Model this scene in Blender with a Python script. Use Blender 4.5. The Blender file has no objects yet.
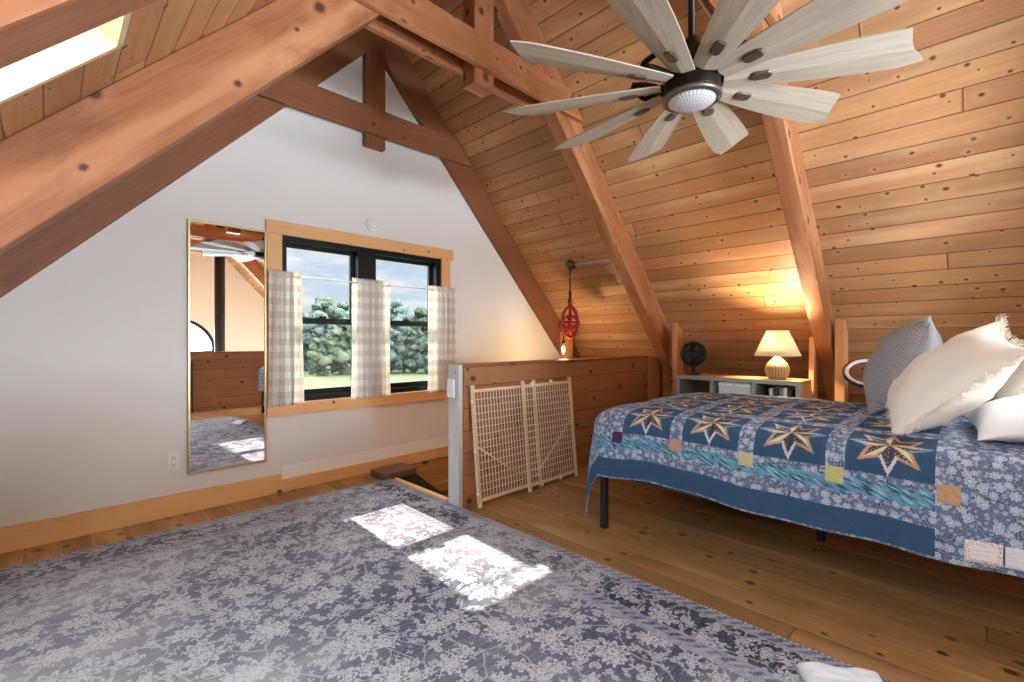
import bpy, bmesh, math, random
import numpy as np
from mathutils import Vector, Matrix, noise as mnoise
random.seed(7)
C = bpy.context.scene.collection
PI = math.pi
V = Vector

# ------------------------------------------------------------------ node helper
def lin(r, g, b):
    f = lambda c: (c/255/12.92) if c/255 <= .04045 else ((c/255+.055)/1.055)**2.4
    return (f(r), f(g), f(b), 1)

class NT:
    def __init__(s, name, world=False):
        s.m = bpy.data.worlds.new(name) if world else bpy.data.materials.new(name)
        s.m.use_nodes = True
        s.t = s.m.node_tree; s.t.nodes.clear()
        s.out = s.t.nodes.new('ShaderNodeOutputWorld' if world else 'ShaderNodeOutputMaterial')
    def n(s, typ, **kw):
        nd = s.t.nodes.new(typ)
        for k, v in kw.items(): setattr(nd, k, v)
        return nd
    def put(s, sock, val):
        if val is None: return
        if isinstance(val, bpy.types.NodeSocket): s.t.links.new(val, sock)
        else:
            if hasattr(sock.default_value, '__len__') and not hasattr(val, '__len__'): val = [val]*len(sock.default_value)
            if hasattr(sock.default_value, '__len__') and len(sock.default_value) < len(val): val = val[:len(sock.default_value)]
            sock.default_value = val
    def mth(s, op, a, b=None, c=None, clamp=False):
        nd = s.n('ShaderNodeMath', operation=op, use_clamp=clamp)
        s.put(nd.inputs[0], a); s.put(nd.inputs[1], b); s.put(nd.inputs[2], c)
        return nd.outputs[0]
    def add(s, a, b): return s.mth('ADD', a, b)
    def sub(s, a, b): return s.mth('SUBTRACT', a, b)
    def mul(s, a, b): return s.mth('MULTIPLY', a, b)
    def step(s, v, lo, hi, a=0., b=1., smooth=True):
        nd = s.n('ShaderNodeMapRange', interpolation_type='SMOOTHSTEP' if smooth else 'LINEAR')
        s.put(nd.inputs[0], v); s.put(nd.inputs[1], lo); s.put(nd.inputs[2], hi); s.put(nd.inputs[3], a); s.put(nd.inputs[4], b)
        return nd.outputs[0]
    def mix(s, f, a, b, mode='MIX'):
        nd = s.n('ShaderNodeMix', data_type='RGBA', blend_type=mode)
        s.put(nd.inputs[0], f); s.put(nd.inputs[6], a); s.put(nd.inputs[7], b)
        return nd.outputs[2]
    def xyz(s, x, y, z=0.):
        nd = s.n('ShaderNodeCombineXYZ'); s.put(nd.inputs[0], x); s.put(nd.inputs[1], y); s.put(nd.inputs[2], z)
        return nd.outputs[0]
    def sep(s, v):
        nd = s.n('ShaderNodeSeparateXYZ'); s.put(nd.inputs[0], v); return nd.outputs
    def uv(s):
        return s.sep(s.n('ShaderNodeTexCoord').outputs['UV'])
    def obj(s): return s.n('ShaderNodeTexCoord').outputs['Object']
    def noise(s, v, scale=1., detail=3., rough=.5, dist=0., dim='3D', col=False):
        nd = s.n('ShaderNodeTexNoise', noise_dimensions=dim)
        s.put(nd.inputs['Vector'], v); s.put(nd.inputs['Scale'], scale); s.put(nd.inputs['Detail'], detail)
        s.put(nd.inputs['Roughness'], rough); s.put(nd.inputs['Distortion'], dist)
        return nd.outputs[1 if col else 0]
    def vor(s, v, scale, feature='F1', dim='2D', rnd=1.):
        nd = s.n('ShaderNodeTexVoronoi', feature=feature, voronoi_dimensions=dim)
        s.put(nd.inputs['Vector'], v); s.put(nd.inputs['Scale'], scale); s.put(nd.inputs['Randomness'], rnd)
        return nd.outputs
    def white(s, v, dim='2D'):
        nd = s.n('ShaderNodeTexWhiteNoise', noise_dimensions=dim); s.put(nd.inputs['Vector'], v); return nd.outputs
    def bump(s, h, strength=.3, dist=.01):
        nd = s.n('ShaderNodeBump'); s.put(nd.inputs['Height'], h); s.put(nd.inputs['Strength'], strength); s.put(nd.inputs['Distance'], dist)
        return nd.outputs[0]
    def bsdf(s, col, rough=.6, metal=0., normal=None, spec=.5, **kw):
        nd = s.n('ShaderNodeBsdfPrincipled')
        s.put(nd.inputs['Base Color'], col); s.put(nd.inputs['Roughness'], rough); s.put(nd.inputs['Metallic'], metal)
        s.put(nd.inputs['Specular IOR Level'], spec)
        if normal is not None: s.put(nd.inputs['Normal'], normal)
        for k, v in kw.items(): s.put(nd.inputs[k.replace('_', ' ')], v)
        return nd.outputs[0]
    def mixs(s, f, a, b):
        nd = s.n('ShaderNodeMixShader'); s.put(nd.inputs[0], f); s.put(nd.inputs[1], a); s.put(nd.inputs[2], b); return nd.outputs[0]
    def done(s, sh):
        s.t.links.new(sh, s.out.inputs['Surface']); return s.m

# ------------------------------------------------------------------ materials
def wood(name, base, dark, width=None, length=3.2, knots=.35, kscale=5., krad=.016, rough=.45, seam=.0035, vary=.25,
         knotc=lin(70, 38, 20), seamc=lin(60, 35, 20), grain=.55, bump=.25, light=None, spec=.4, mottle=.35, eye=.0, spike=None, seam_highlight=0.):
    t = NT(name); u, v, _ = t.uv()
    if width:
        vi = t.mth('FLOOR', t.mul(v, 1/width)); fv = t.mth('FRACT', t.mul(v, 1/width))
        r0 = t.white(t.xyz(vi, 3.7))[0]
        u = t.add(u, t.mul(r0, 17.3))
        ui = t.mth('FLOOR', t.mul(u, 1/length)); fu = t.mth('FRACT', t.mul(u, 1/length))
        wn = t.white(t.xyz(vi, ui)); r1 = wn[0]
        de = t.mul(t.mth('MINIMUM', fv, t.sub(1., fv)), width)
        du = t.mul(t.mth('MINIMUM', fu, t.sub(1., fu)), length)
        edge = t.mth('MINIMUM', de, du)
        vv = t.add(v, t.mul(r1, 3.1))
    else:
        r1 = None; edge = None; vv = v
    kv = t.xyz(t.mul(u, .8), vv)
    vo = t.vor(kv, kscale)
    d = t.mul(vo[0], 1/kscale)
    kr = t.sep(vo[1])
    pick = t.mth('LESS_THAN', kr[0], knots)
    size = t.mul(t.add(.45, t.mul(kr[1], .75)), krad)
    wob = t.mul(t.noise(t.xyz(u, vv), 60., 2.), .5)
    dn = t.mth('DIVIDE', t.mul(d, t.add(.75, wob)), size)
    kn = t.mul(t.step(dn, 1.05, .7), pick)
    halo = t.mul(t.step(dn, 4.5, .8), pick)
    ring = t.mul(t.step(dn, 1.7, 1.0), pick)
    # grain, bent round the knots
    gv = t.add(vv, t.mul(halo, .02))
    g1 = t.noise(t.xyz(t.mul(u, .9), t.mul(gv, 26.)), 1., 4., .6, .6)
    g2 = t.noise(t.xyz(t.mul(u, 3.), t.mul(gv, 160.)), 1., 3., .6)
    lines = t.mth('SINE', t.mul(g1, 34.))
    g = t.add(t.mul(t.add(t.mul(lines, .5), .5), .42), t.add(t.mul(g1, .38), t.mul(g2, .3)))
    g = t.mul(g, grain)
    col = t.mix(g, base, dark)
    if light:
        pn = t.noise(t.xyz(t.mul(u, .7), t.mul(vv, 5.)), 1., 3.)
        col = t.mix(t.step(pn, .48, .72), col, light)
    if r1 is not None:
        f = t.add(1 - vary*.6, t.mul(r1, vary))
        hsv = t.n('ShaderNodeHueSaturation'); t.put(hsv.inputs['Color'], col); t.put(hsv.inputs['Value'], f)
        t.put(hsv.inputs['Hue'], t.add(.494, t.mul(t.sep(wn[1])[1], .012)))
        col = hsv.outputs[0]
    col = t.mix(t.mul(ring, .35), col, dark)
    core = t.mul(t.step(dn, .62, .25), t.mul(pick, eye))
    col = t.mix(t.mul(kn, .88), col, knotc)
    col = t.mix(t.mul(core, .55), col, t.mix(.45, knotc, dark))
    blot = t.noise(t.xyz(t.mul(u, 1.6), t.mul(vv, 4.)), 1., 5., .65)
    col = t.mix(t.step(blot, .50, .70, 0., mottle), col, dark)
    col = t.mix(t.mul(t.mul(t.sub(halo, ring), .35), .8), col, light or base)
    if spike:   # one big spike knot at a place on the piece, in uv
        (su, sv, ru, rv) = spike
        x = t.mth('DIVIDE', t.sub(u, su), ru); y = t.mth('DIVIDE', t.sub(v, sv), rv)
        q = t.mth('SQRT', t.add(t.mul(x, x), t.mul(y, y)))
        col = t.mix(t.mul(t.step(q, 1.1, .8), .8), col, knotc)
    h = t.mul(g, .15)
    if edge is not None:
        sm = t.step(edge, seam, seam*.4)
        col = t.mix(t.mul(sm, .85), col, seamc)
        if seam_highlight:
            hl = t.mul(t.step(t.sub(de, seam), .004, .001), t.mth('GREATER_THAN', t.sep(wn[1])[2], .45))  # painted highlight beside the seams of some boards
            col = t.mix(t.mul(hl, seam_highlight), col, lin(225, 180, 120))
        h = t.sub(h, t.mul(t.step(edge, seam*2.2, seam*.3), 1.))
    rg = t.add(rough - .06, t.mul(g2, .15))
    return t.done(t.bsdf(col, rg, normal=t.bump(h, bump, .006), spec=spec))

def plain(name, col, rough=.6, metal=0., nscale=0., namt=.1, bump=0., spec=.5, **kw):
    t = NT(name); o = t.obj(); nrm = None; c = col
    if nscale:
        nz = t.noise(o, nscale, 4.)
        c = t.mix(t.mul(nz, namt*2), col, tuple(x*.55 for x in col[:3]) + (1,))
        if bump: nrm = t.bump(nz, bump, .01)
    return t.done(t.bsdf(c, rough, metal, nrm, spec, **kw))

M = {}
M['ceil'] = wood('pine_ceiling_boards', lin(194, 145, 102), lin(156, 106, 66), width=.139, length=4.1, knots=.5, kscale=8.5, krad=.0105,
                 light=lin(206, 166, 122), vary=.34, rough=.42, seam=.0045, seamc=lin(80, 44, 24), bump=.4)
M['floor'] = wood('oiled_pine_floor', lin(182, 139, 90), lin(108, 74, 42), width=.144, length=3.6, knots=.5, kscale=5.5, krad=.019, rough=.3,
                  vary=.38, mottle=.5, seamc=lin(70, 40, 18), seam=.003, bump=.18, light=lin(200, 158, 106), seam_highlight=.55, spec=.5)
M['timber'] = wood('rafter_timber', lin(168, 108, 70), lin(116, 64, 38), mottle=.6, eye=.8, knots=.8, kscale=4.0, krad=.021, rough=.5, light=lin(194, 138, 96), grain=.6)
M['timber_dark'] = wood('gable_timber', lin(146, 92, 60), lin(104, 58, 36), knots=.35, kscale=3.5, krad=.026, rough=.5)
M['siding'] = wood('half_wall_boards', lin(172, 120, 82), lin(130, 82, 52), width=.16, length=9., mottle=.4, knots=.4, kscale=5., krad=.02, vary=.3, rough=.5, seamc=lin(60, 32, 16))
M['trim'] = wood('window_casing_pine', lin(232, 186, 130), lin(206, 148, 94), knots=.3, kscale=4., krad=.016, rough=.45, light=lin(232, 180, 120))
M['jamb'] = wood('skylight_jamb_pine', lin(240, 222, 190), lin(222, 192, 148), knots=.15, kscale=4., rough=.5)
M['stud'] = wood('stud_pine', lin(206, 150, 96), lin(172, 112, 62), knots=.3, kscale=5., krad=.014, rough=.55)
M['pale'] = wood('gate_beech', lin(230, 208, 172), lin(206, 178, 138), knots=0., rough=.5, grain=.5)
M['shelfwood'] = wood('shelf_top_wood', lin(214, 164, 108), lin(176, 122, 72), knots=.1, rough=.45)
M['rough'] = wood('stairwell_rough_board', lin(196, 148, 92), lin(140, 96, 54), knots=.4, kscale=6., krad=.03, rough=.7, grain=.9)
M['blade'] = wood('weathered_grey_blade', lin(184, 171, 154), lin(142, 129, 114), knots=.0, rough=.6, grain=.75, light=lin(162, 150, 136), mottle=.5)
M['wall'] = plain('painted_gable_wall', lin(226, 224, 221), .85, nscale=40., namt=.02, bump=.05, spec=.2)
M['wall_fresh'] = plain('paint_patch', lin(240, 238, 234), .7, nscale=30., namt=.02, spec=.3)
M['cream'] = plain('cream_wall', lin(222, 218, 206), .85, nscale=20., namt=.03, spec=.2)
M['greypost'] = wood('grey_painted_post', lin(200, 200, 200), lin(168, 168, 168), knots=.15, kscale=4., krad=.01, rough=.6, knotc=lin(120, 116, 112), grain=.35)
M['black'] = plain('black_window_frame', lin(12, 12, 13), .5, spec=.25)
M['blackp'] = plain('black_plastic', lin(26, 26, 28), .4, nscale=60, namt=.1)
M['bronze'] = plain('dark_bronze', lin(48, 40, 34), .38, .75, nscale=14., namt=.25)
M['medallion'] = plain('blade_plate', lin(92, 80, 70), .5, .5, nscale=30., namt=.25)
M['steel'] = plain('brushed_steel', lin(190, 188, 184), .28, .9)
M['brass'] = plain('thin_gold_frame', lin(196, 174, 128), .35, .7)
M['white'] = plain('white_plastic', lin(238, 236, 232), .4)
M['slot'] = plain('dark_slot', lin(40, 38, 36), .5)
M['red'] = plain('red_pulley_paint', lin(176, 24, 32), .4, nscale=25., namt=.25)
M['cord'] = plain('brown_cord', lin(52, 34, 24), .7)
M['galv'] = plain('galvanised_conduit', lin(206, 200, 194), .4, .3)
M['grey_paint'] = plain('grey_shelf_paint', lin(150, 152, 150), .5, nscale=12., namt=.08)
M['dark_in'] = plain('shelf_back_dark', lin(92, 62, 42), .6, nscale=8., namt=.2)
M['green'] = plain('dark_green_board', lin(44, 56, 34), .6, nscale=20., namt=.15)
M['cap'] = wood('walnut_cap', lin(104, 78, 62), lin(70, 50, 40), knots=0., rough=.45)
M['metalbed'] = plain('slate_bed_metal', lin(38, 46, 56), .45, .3)
M['mattress'] = plain('mattress_cloth', lin(214, 214, 212), .9, nscale=80., namt=.05)
M['pipe'] = plain('black_stovepipe', lin(32, 36, 40), .4, .4)
M['lawn'] = plain('lawn_grass', lin(74, 84, 54), .9, nscale=.25, namt=.18, spec=.1)
M['bark'] = plain('tree_bark', lin(80, 66, 54), .9, nscale=3., namt=.3)
M['exterior'] = plain('roof_outside', lin(90, 88, 86), .9)
M['lowfloor'] = plain('lower_floor_boards', lin(150, 132, 114), .6, nscale=3., namt=.2)

def leaf_mat(name, a, b):
    t = NT(name); o = t.obj()
    n1 = t.noise(o, .9, 5., .7); n2 = t.noise(o, 5., 3.)
    c = t.mix(t.step(n1, .38, .64), a, b)
    c = t.mix(t.mul(t.step(n2, .45, .6), .4), c, tuple(x*1.5 for x in b[:3]) + (1,))
    return t.done(t.bsdf(c, .9, normal=t.bump(t.add(n1, n2), 1., .5), spec=.1))
M['leaf'] = [leaf_mat('foliage_mid_green', lin(62, 72, 64), lin(84, 95, 76)), leaf_mat('foliage_blue_green', lin(62, 73, 70), lin(84, 95, 86)),  # grey haze of distance mixed into the leaf colours
             leaf_mat('foliage_pale_green', lin(72, 82, 64), lin(96, 104, 78))]

def glass_mat(name, tint=(1, 1, 1, 1), refl=.06):
    t = NT(name)
    tr = t.n('ShaderNodeBsdfTransparent'); t.put(tr.inputs[0], tint)
    gl = t.n('ShaderNodeBsdfGlossy'); t.put(gl.inputs['Roughness'], .02)
    lw = t.n('ShaderNodeLayerWeight'); t.put(lw.inputs[0], .25)
    return t.done(t.mixs(t.mul(lw.outputs[0], refl*5), tr.outputs[0], gl.outputs[0]))
M['glass'] = glass_mat('window_glass')
t = NT('insect_screen'); tr = t.n('ShaderNodeBsdfTransparent'); df_ = t.n('ShaderNodeBsdfDiffuse'); t.put(df_.inputs[0], lin(120, 126, 132))
M['screen'] = t.done(t.mixs(.16, tr.outputs[0], df_.outputs[0]))
M['bulb'] = glass_mat('bulb_glass', (1, .96, .9, 1), .08)
t = NT('mirror_glass'); gl = t.n('ShaderNodeBsdfGlossy'); t.put(gl.inputs[0], (.86, .87, .88, 1)); t.put(gl.inputs['Roughness'], 0.)
M['mirror'] = t.done(gl.outputs[0])
t = NT('fan_light_glass'); o = t.obj(); x, y, z = t.sep(o)
ang = t.mth('ARCTAN2', y, x)
rib = t.mth('SINE', t.mul(ang, 36.)); rad = t.mth('SQRT', t.add(t.mul(x, x), t.mul(y, y)))
rib2 = t.mth('SINE', t.mul(rad, 420.))
M['fanglass'] = t.done(t.bsdf(t.mix(t.step(t.add(rib, t.mul(rib2, .6)), -.5, 1.), lin(168, 168, 174), lin(216, 216, 220)), .18, normal=t.bump(t.add(t.mul(rib, .6), t.mul(rib2, .3)), .22, .004), spec=.6))
def emit(name, col, st):
    t = NT(name); e = t.n('ShaderNodeEmission'); t.put(e.inputs[0], col); t.put(e.inputs[1], st); return t.done(e.outputs[0])
M['filament'] = emit('glowing_filament', (1, .78, .45, 1), 40.)
M['ringglow'] = plain('white_ring_diffuser', lin(236, 236, 238), .4)

def cloth(name, col, transl=.0, nscale=300., amt=.12, rough=.9, bump=.25):
    t = NT(name); o = t.obj()
    nz = t.noise(o, nscale, 2.)
    c = t.mix(t.mul(nz, amt*2), col, tuple(x*.7 for x in col[:3]) + (1,)) if not isinstance(col, bpy.types.NodeSocket) else col
    s = t.bsdf(c, rough, normal=t.bump(nz, bump, .004), spec=.15)
    if transl:
        tl = t.n('ShaderNodeBsdfTranslucent'); t.put(tl.inputs[0], c)
        s = t.mixs(transl, s, tl.outputs[0])
    return t.done(s)
M['shade'] = cloth('linen_lamp_shade', lin(252, 244, 226), .65)
M['creamcloth'] = cloth('cream_linen', lin(248, 245, 234), 0., 120., .05)
M['whitecloth'] = cloth('white_cotton', lin(240, 240, 242), 0., 60., .04)
M['blanket'] = cloth('white_knit_throw', lin(226, 230, 234), 0., 90., .12)
t = NT('gingham_curtain'); u, v, _ = t.uv()
su = t.mth('GREATER_THAN', t.mth('FRACT', t.mul(u, 1/.105)), .5); sv = t.mth('GREATER_THAN', t.mth('FRACT', t.mul(v, 1/.105)), .5)
c = t.mix(t.mul(su, .5), lin(250, 248, 242), lin(214, 206, 196)); c = t.mix(t.mul(sv, .5), c, lin(214, 206, 196))
nz = t.noise(t.xyz(t.mul(u, 900.), t.mul(v, 900.)), 1., 2.)
s_ = t.bsdf(c, .95, normal=t.bump(nz, .2, .002), spec=.1); tl = t.n('ShaderNodeBsdfTranslucent'); t.put(tl.inputs[0], c)
M['gingham'] = t.done(t.mixs(.42, s_, tl.outputs[0]))
t = NT('grey_waffle_knit'); u, v, _ = t.uv()
wu = t.mth('SINE', t.mul(u, 2*PI/.016)); wv = t.mth('SINE', t.mul(v, 2*PI/.011))
h = t.mul(wu, wv); nz = t.noise(t.obj(), 5., 3.)
c = t.mix(t.step(h, -.6, .7), lin(160, 164, 172), lin(206, 209, 215)); c = t.mix(t.mul(nz, .2), c, lin(170, 168, 178))
M['knit'] = t.done(t.bsdf(c, .95, normal=t.bump(h, .8, .006), spec=.1))
t = NT('woven_rattan'); u, v, _ = t.uv()
a = t.mth('ABSOLUTE', t.mth('SINE', t.mul(u, 42.))); b = t.mth('ABSOLUTE', t.mth('SINE', t.add(t.mul(v, 300.), t.mul(t.mth('FLOOR', t.mul(u, 42/PI)), PI/2))))
c = t.mix(t.mul(a, b), lin(120, 92, 58), lin(206, 172, 122))
M['rattan'] = t.done(t.bsdf(c, .7, normal=t.bump(t.mul(a, b), .8, .006)))

def flowers(t, u, v, scale, petals, rad, seed, keep=1., jag=.35):
    """mask of rosettes: one per Voronoi cell, petals by angle; also an inner pattern"""
    p = t.xyz(t.add(u, seed), t.add(v, seed*1.7))
    vo = t.vor(p, scale, rnd=.85)
    L = t.n('ShaderNodeVectorMath', operation='SUBTRACT'); t.put(L.inputs[0], p); t.put(L.inputs[1], vo[2])
    x, y, _ = t.sep(L.outputs[0]); r = t.mth('SQRT', t.add(t.mul(x, x), t.mul(y, y)))
    cr = t.sep(vo[1])
    ang = t.add(t.mth('ARCTAN2', y, x), t.mul(cr[0], 6.28))
    R = t.mul(t.add(.55, t.mul(cr[1], .45)), rad)
    k = t.add(1 - jag, t.mul(t.mth('COSINE', t.mul(ang, float(petals))), jag))
    q = t.mth('DIVIDE', r, t.mul(R, k))
    m = t.step(q, 1.06, .94)
    inner = t.mul(t.add(t.mul(t.mth('COSINE', t.mul(q, 11.)), .5), .5), m)
    kp = t.mth('LESS_THAN', cr[2], keep)
    return t.mul(m, kp), t.mul(inner, kp)

# rug
RX0, RX1, RY0, RY1 = -.50, 2.075, -.45, 3.575
def rug_mat():
    t = NT('floral_rug_pile'); u, v, _ = t.uv()
    wx = t.noise(t.xyz(u, v), 3.5, 3.); wy = t.noise(t.xyz(t.add(u, 9.), v), 3.5, 3.)
    du = t.add(u, t.mul(t.sub(wx, .5), .16)); dv = t.add(v, t.mul(t.sub(wy, .5), .16))
    f1, i1 = flowers(t, u, v, 4.6, 9, .085, 2.3, .85, .2)
    f2, i2 = flowers(t, du, dv, 9.5, 6, .046, 5.1, .85, .22)
    f3, i3 = flowers(t, du, dv, 20., 4, .021, 8.7, .8, .5)
    f4, i4 = flowers(t, du, dv, 13., 2, .040, 13.1, .85, .48)
    ve = t.vor(t.xyz(du, dv), 6., 'DISTANCE_TO_EDGE')[0]
    vine = t.step(ve, .03, .014)
    lace = t.mth('MAXIMUM', t.mth('MAXIMUM', t.mul(f1, t.sub(1., t.mul(i1, .85))), t.mul(f2, t.sub(1., t.mul(i2, .85)))), t.mth('MAXIMUM', t.mul(f3, .75), t.mth('MAXIMUM', t.mul(f4, t.sub(.85, t.mul(i4, .5))), t.mul(vine, .5))))
    # border distances
    ex = t.mth('MINIMUM', t.sub(u, RX0), t.sub(RX1, u)); ey = t.mth('MINIMUM', t.sub(v, RY0), t.sub(RY1, v))
    e = t.mth('MINIMUM', ex, ey)
    band = lambda a, b: t.mul(t.step(e, a, a+.006), t.step(e, b+.006, b))
    field_dark = lin(70, 72, 90); border_dark = lin(48, 50, 70); ltc = lin(216, 215, 220)
    n_big = t.noise(t.xyz(u, v), .9, 4.)
    tone = t.mix(t.step(n_big, .38, .62), field_dark, lin(112, 108, 124))
    inb = t.step(e, .335, .325)
    tone = t.mix(inb, tone, border_dark)
    col = t.mix(t.mul(lace, .68), tone, ltc)
    sg = t.mth('SINE', t.mul(t.add(u, v), 210.))
    stripe = t.mth('MAXIMUM', band(.045, .06), t.mth('MAXIMUM', band(.245, .26), band(.30, .335)))
    col = t.mix(t.mul(stripe, .75), col, lin(150, 150, 166))
    guard = t.mth('MAXIMUM', band(.0, .045), band(.26, .30))
    gc = t.mix(t.step(t.mth('SINE', t.mul(t.add(u, v), 120.)), -.2, .4), lin(84, 84, 106), lin(152, 152, 170))
    col = t.mix(t.mul(guard, .75), col, gc)
    # wear and fine weft streaks; skylight brightness on the left painted in too
    weft = t.noise(t.xyz(t.mul(u, 12.), t.mul(v, 240.)), 1., 3., .7)
    warp = t.noise(t.xyz(t.mul(u, 240.), t.mul(v, 30.)), 1., 2., .6)
    wear = t.noise(t.xyz(t.mul(u, .7), t.mul(v, 1.6)), 1., 4., .6)
    wr = t.add(t.mul(t.step(wear, .42, .70), .40), t.mul(t.step(u, 1.5, -.1), .20))
    col = t.mix(wr, col, lin(200, 197, 197))
    col = t.mix(t.mul(t.step(weft, .45, .75), .34), col, lin(206, 206, 210))
    col = t.mix(t.mul(t.step(warp, .5, .8), .3), col, lin(60, 58, 74))
    hb = t.add(t.mul(lace, .4), t.mul(weft, .6))
    return t.done(t.bsdf(col, .95, normal=t.bump(hb, .35, .004), spec=.12))
M['rug'] = rug_mat()

def quilt_mat():
    t = NT('pieced_quilt_cotton'); u, v, _ = t.uv()
    A = lambda n: t.n('ShaderNodeAttribute', attribute_name=n)
    patch = A('patch').outputs['Color']; pz = A('paisley').outputs['Fac']; tz = A('teal').outputs['Fac']
    f1, i1 = flowers(t, u, v, 24., 7, .019, 1.3, .9, .14)
    f2, i2 = flowers(t, u, v, 50., 5, .009, 4.1, .8, .16)
    wx = t.noise(t.xyz(u, v), 7., 3.)
    e = t.vor(t.xyz(t.add(u, t.mul(wx, .14)), t.add(v, t.mul(wx, -.12))), 7.5, 'DISTANCE_TO_EDGE')[0]
    tear = t.step(e, .05, .12)
    ln = t.mul(t.step(e, .012, .028), t.step(e, .075, .05))
    nz = t.noise(t.xyz(u, v), 130., 2.)
    base = t.mix(t.step(nz, .4, .6), lin(48, 68, 106), lin(94, 118, 156))
    base = t.mix(t.mul(tear, .30), base, lin(160, 176, 204))
    paf = t.mix(t.mul(t.sub(f1, t.mul(i1, .8)), .95), base, lin(214, 224, 238))
    paf = t.mix(t.mul(t.sub(f2, t.mul(i2, .5)), .75), paf, lin(186, 200, 222))
    paf = t.mix(t.mul(ln, .28), paf, lin(204, 212, 228))
    # brush-stroke teal
    sv = t.noise(t.xyz(t.add(t.mul(u, 95.), t.mul(v, 42.)), t.mul(v, 22.)), 1., 2., .5)
    tc = t.mix(t.step(sv, .38, .5), lin(52, 96, 128), lin(112, 166, 194)); tc = t.mix(t.step(sv, .58, .66), tc, lin(168, 212, 220))
    col = t.mix(pz, patch, paf); col = t.mix(tz, col, tc)
    # quilting stitches puff the cloth
    q1 = t.noise(t.xyz(u, v), 16., 2., .5, .8); q2 = t.mth('ABSOLUTE', t.mth('SINE', t.mul(q1, 22.)))
    return t.done(t.bsdf(col, .88, normal=t.bump(t.add(t.mul(q2, .7), t.mul(nz, .15)), .55, .012), spec=.18))
M['quilt'] = quilt_mat()

# ------------------------------------------------------------------ mesh helpers
def newbm():
    bm = bmesh.new(); bm.loops.layers.uv.new('UVMap'); return bm

def face(bm, pts, uvs=None, flip=False):
    vs = [p if isinstance(p, bmesh.types.BMVert) else bm.verts.new(p) for p in pts]
    try: f = bm.faces.new(vs)
    except ValueError: return None
    if uvs:
        l = bm.loops.layers.uv.active
        for lo, q in zip(f.loops, uvs): lo[l].uv = q
    return f

def box(bm, lo, hi, mat=None, grain=None, off=None):
    """box from lo to hi (optionally moved by mat); uv in metres, u along the longest side"""
    lo, hi = V(lo), V(hi); d = hi - lo
    g = max(range(3), key=lambda i: d[i]) if grain is None else grain
    if off is None: off = (random.random()*20, random.random()*20)
    c = [V((hi.x if i & 1 else lo.x, hi.y if i & 2 else lo.y, hi.z if i & 4 else lo.z)) for i in range(8)]
    vs = [bm.verts.new(mat @ p if mat else p) for p in c]
    l = bm.loops.layers.uv.active
    for ax, idx in ((0, (0, 4, 6, 2)), (0, (1, 3, 7, 5)), (1, (0, 1, 5, 4)), (1, (2, 6, 7, 3)), (2, (0, 2, 3, 1)), (2, (4, 5, 7, 6))):
        f = bm.faces.new([vs[i] for i in idx])
        o = [a for a in range(3) if a != ax]
        if g in o: ua = g; va = [a for a in o if a != g][0]
        else: ua, va = o
        for lo_, i in zip(f.loops, idx):
            lo_[l].uv = (c[i][ua] + off[0], c[i][va] + off[1] + ax*.37)
    return vs

def basis(origin, xdir, zdir):
    x = V(xdir).normalized(); z = V(zdir); z = (z - x*z.dot(x)).normalized(); y = z.cross(x)
    m = Matrix((x, y, z)).transposed().to_4x4(); m.translation = V(origin); return m

def tube(bm, path, r, n=10, closed=False, caps=True):
    path = [V(p) for p in path]; N = len(path)
    rs = r if isinstance(r, (list, tuple)) else [r]*N
    rings = []; prev = None; L = 0; l = bm.loops.layers.uv.active; us = []
    for i, p in enumerate(path):
        if closed: tdir = path[(i+1) % N] - path[i-1]
        else: tdir = path[min(i+1, N-1)] - path[max(i-1, 0)]
        tdir.normalize()
        if prev is None: a = tdir.orthogonal().normalized()
        else: a = (prev - tdir*prev.dot(tdir)).normalized()
        prev = a; b = tdir.cross(a)
        if i: L += (p - path[i-1]).length
        us.append(L)
        rings.append([bm.verts.new(p + (a*math.cos(k*2*PI/n) + b*math.sin(k*2*PI/n))*rs[i]) for k in range(n)])
    for i in range(N if closed else N-1):
        A, B = rings[i], rings[(i+1) % N]
        for k in range(n):
            f = bm.faces.new([A[k], A[(k+1) % n], B[(k+1) % n], B[k]]); f.smooth = True
            for lo_, (uu, kk) in zip(f.loops, ((us[i], k), (us[i], k+1), (us[(i+1) % N], k+1), (us[(i+1) % N], k))): lo_[l].uv = (uu, kk*rs[i]*2*PI/n)
    if caps and not closed:
        bm.faces.new(list(reversed(rings[0]))); bm.faces.new(rings[-1])

def lathe(bm, prof, origin=(0, 0, 0), n=32, axis=None, cap0=True, cap1=True):
    """prof: (radius, height) pairs around z (or around axis matrix)"""
    o = V(origin); rings = []; l = bm.loops.layers.uv.active
    Mx = axis if axis is not None else Matrix.Identity(3)
    hs = [0]
    for i in range(1, len(prof)): hs.append(hs[-1] + math.hypot(prof[i][0]-prof[i-1][0], prof[i][1]-prof[i-1][1]))
    for r, h in prof:
        rings.append([bm.verts.new(o + Mx @ V((max(r, 1e-5)*math.cos(k*2*PI/n), max(r, 1e-5)*math.sin(k*2*PI/n), h))) for k in range(n)])
    for i in range(len(prof)-1):
        for k in range(n):
            f = bm.faces.new([rings[i][k], rings[i][(k+1) % n], rings[i+1][(k+1) % n], rings[i+1][k]]); f.smooth = True
            for lo_, (ii, kk) in zip(f.loops, ((i, k), (i, k+1), (i+1, k+1), (i+1, k))): lo_[l].uv = (kk/n*2*PI*.1*3, hs[ii])
    if cap0: bm.faces.new(list(reversed(rings[0])))
    if cap1: bm.faces.new(rings[-1])

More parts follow.
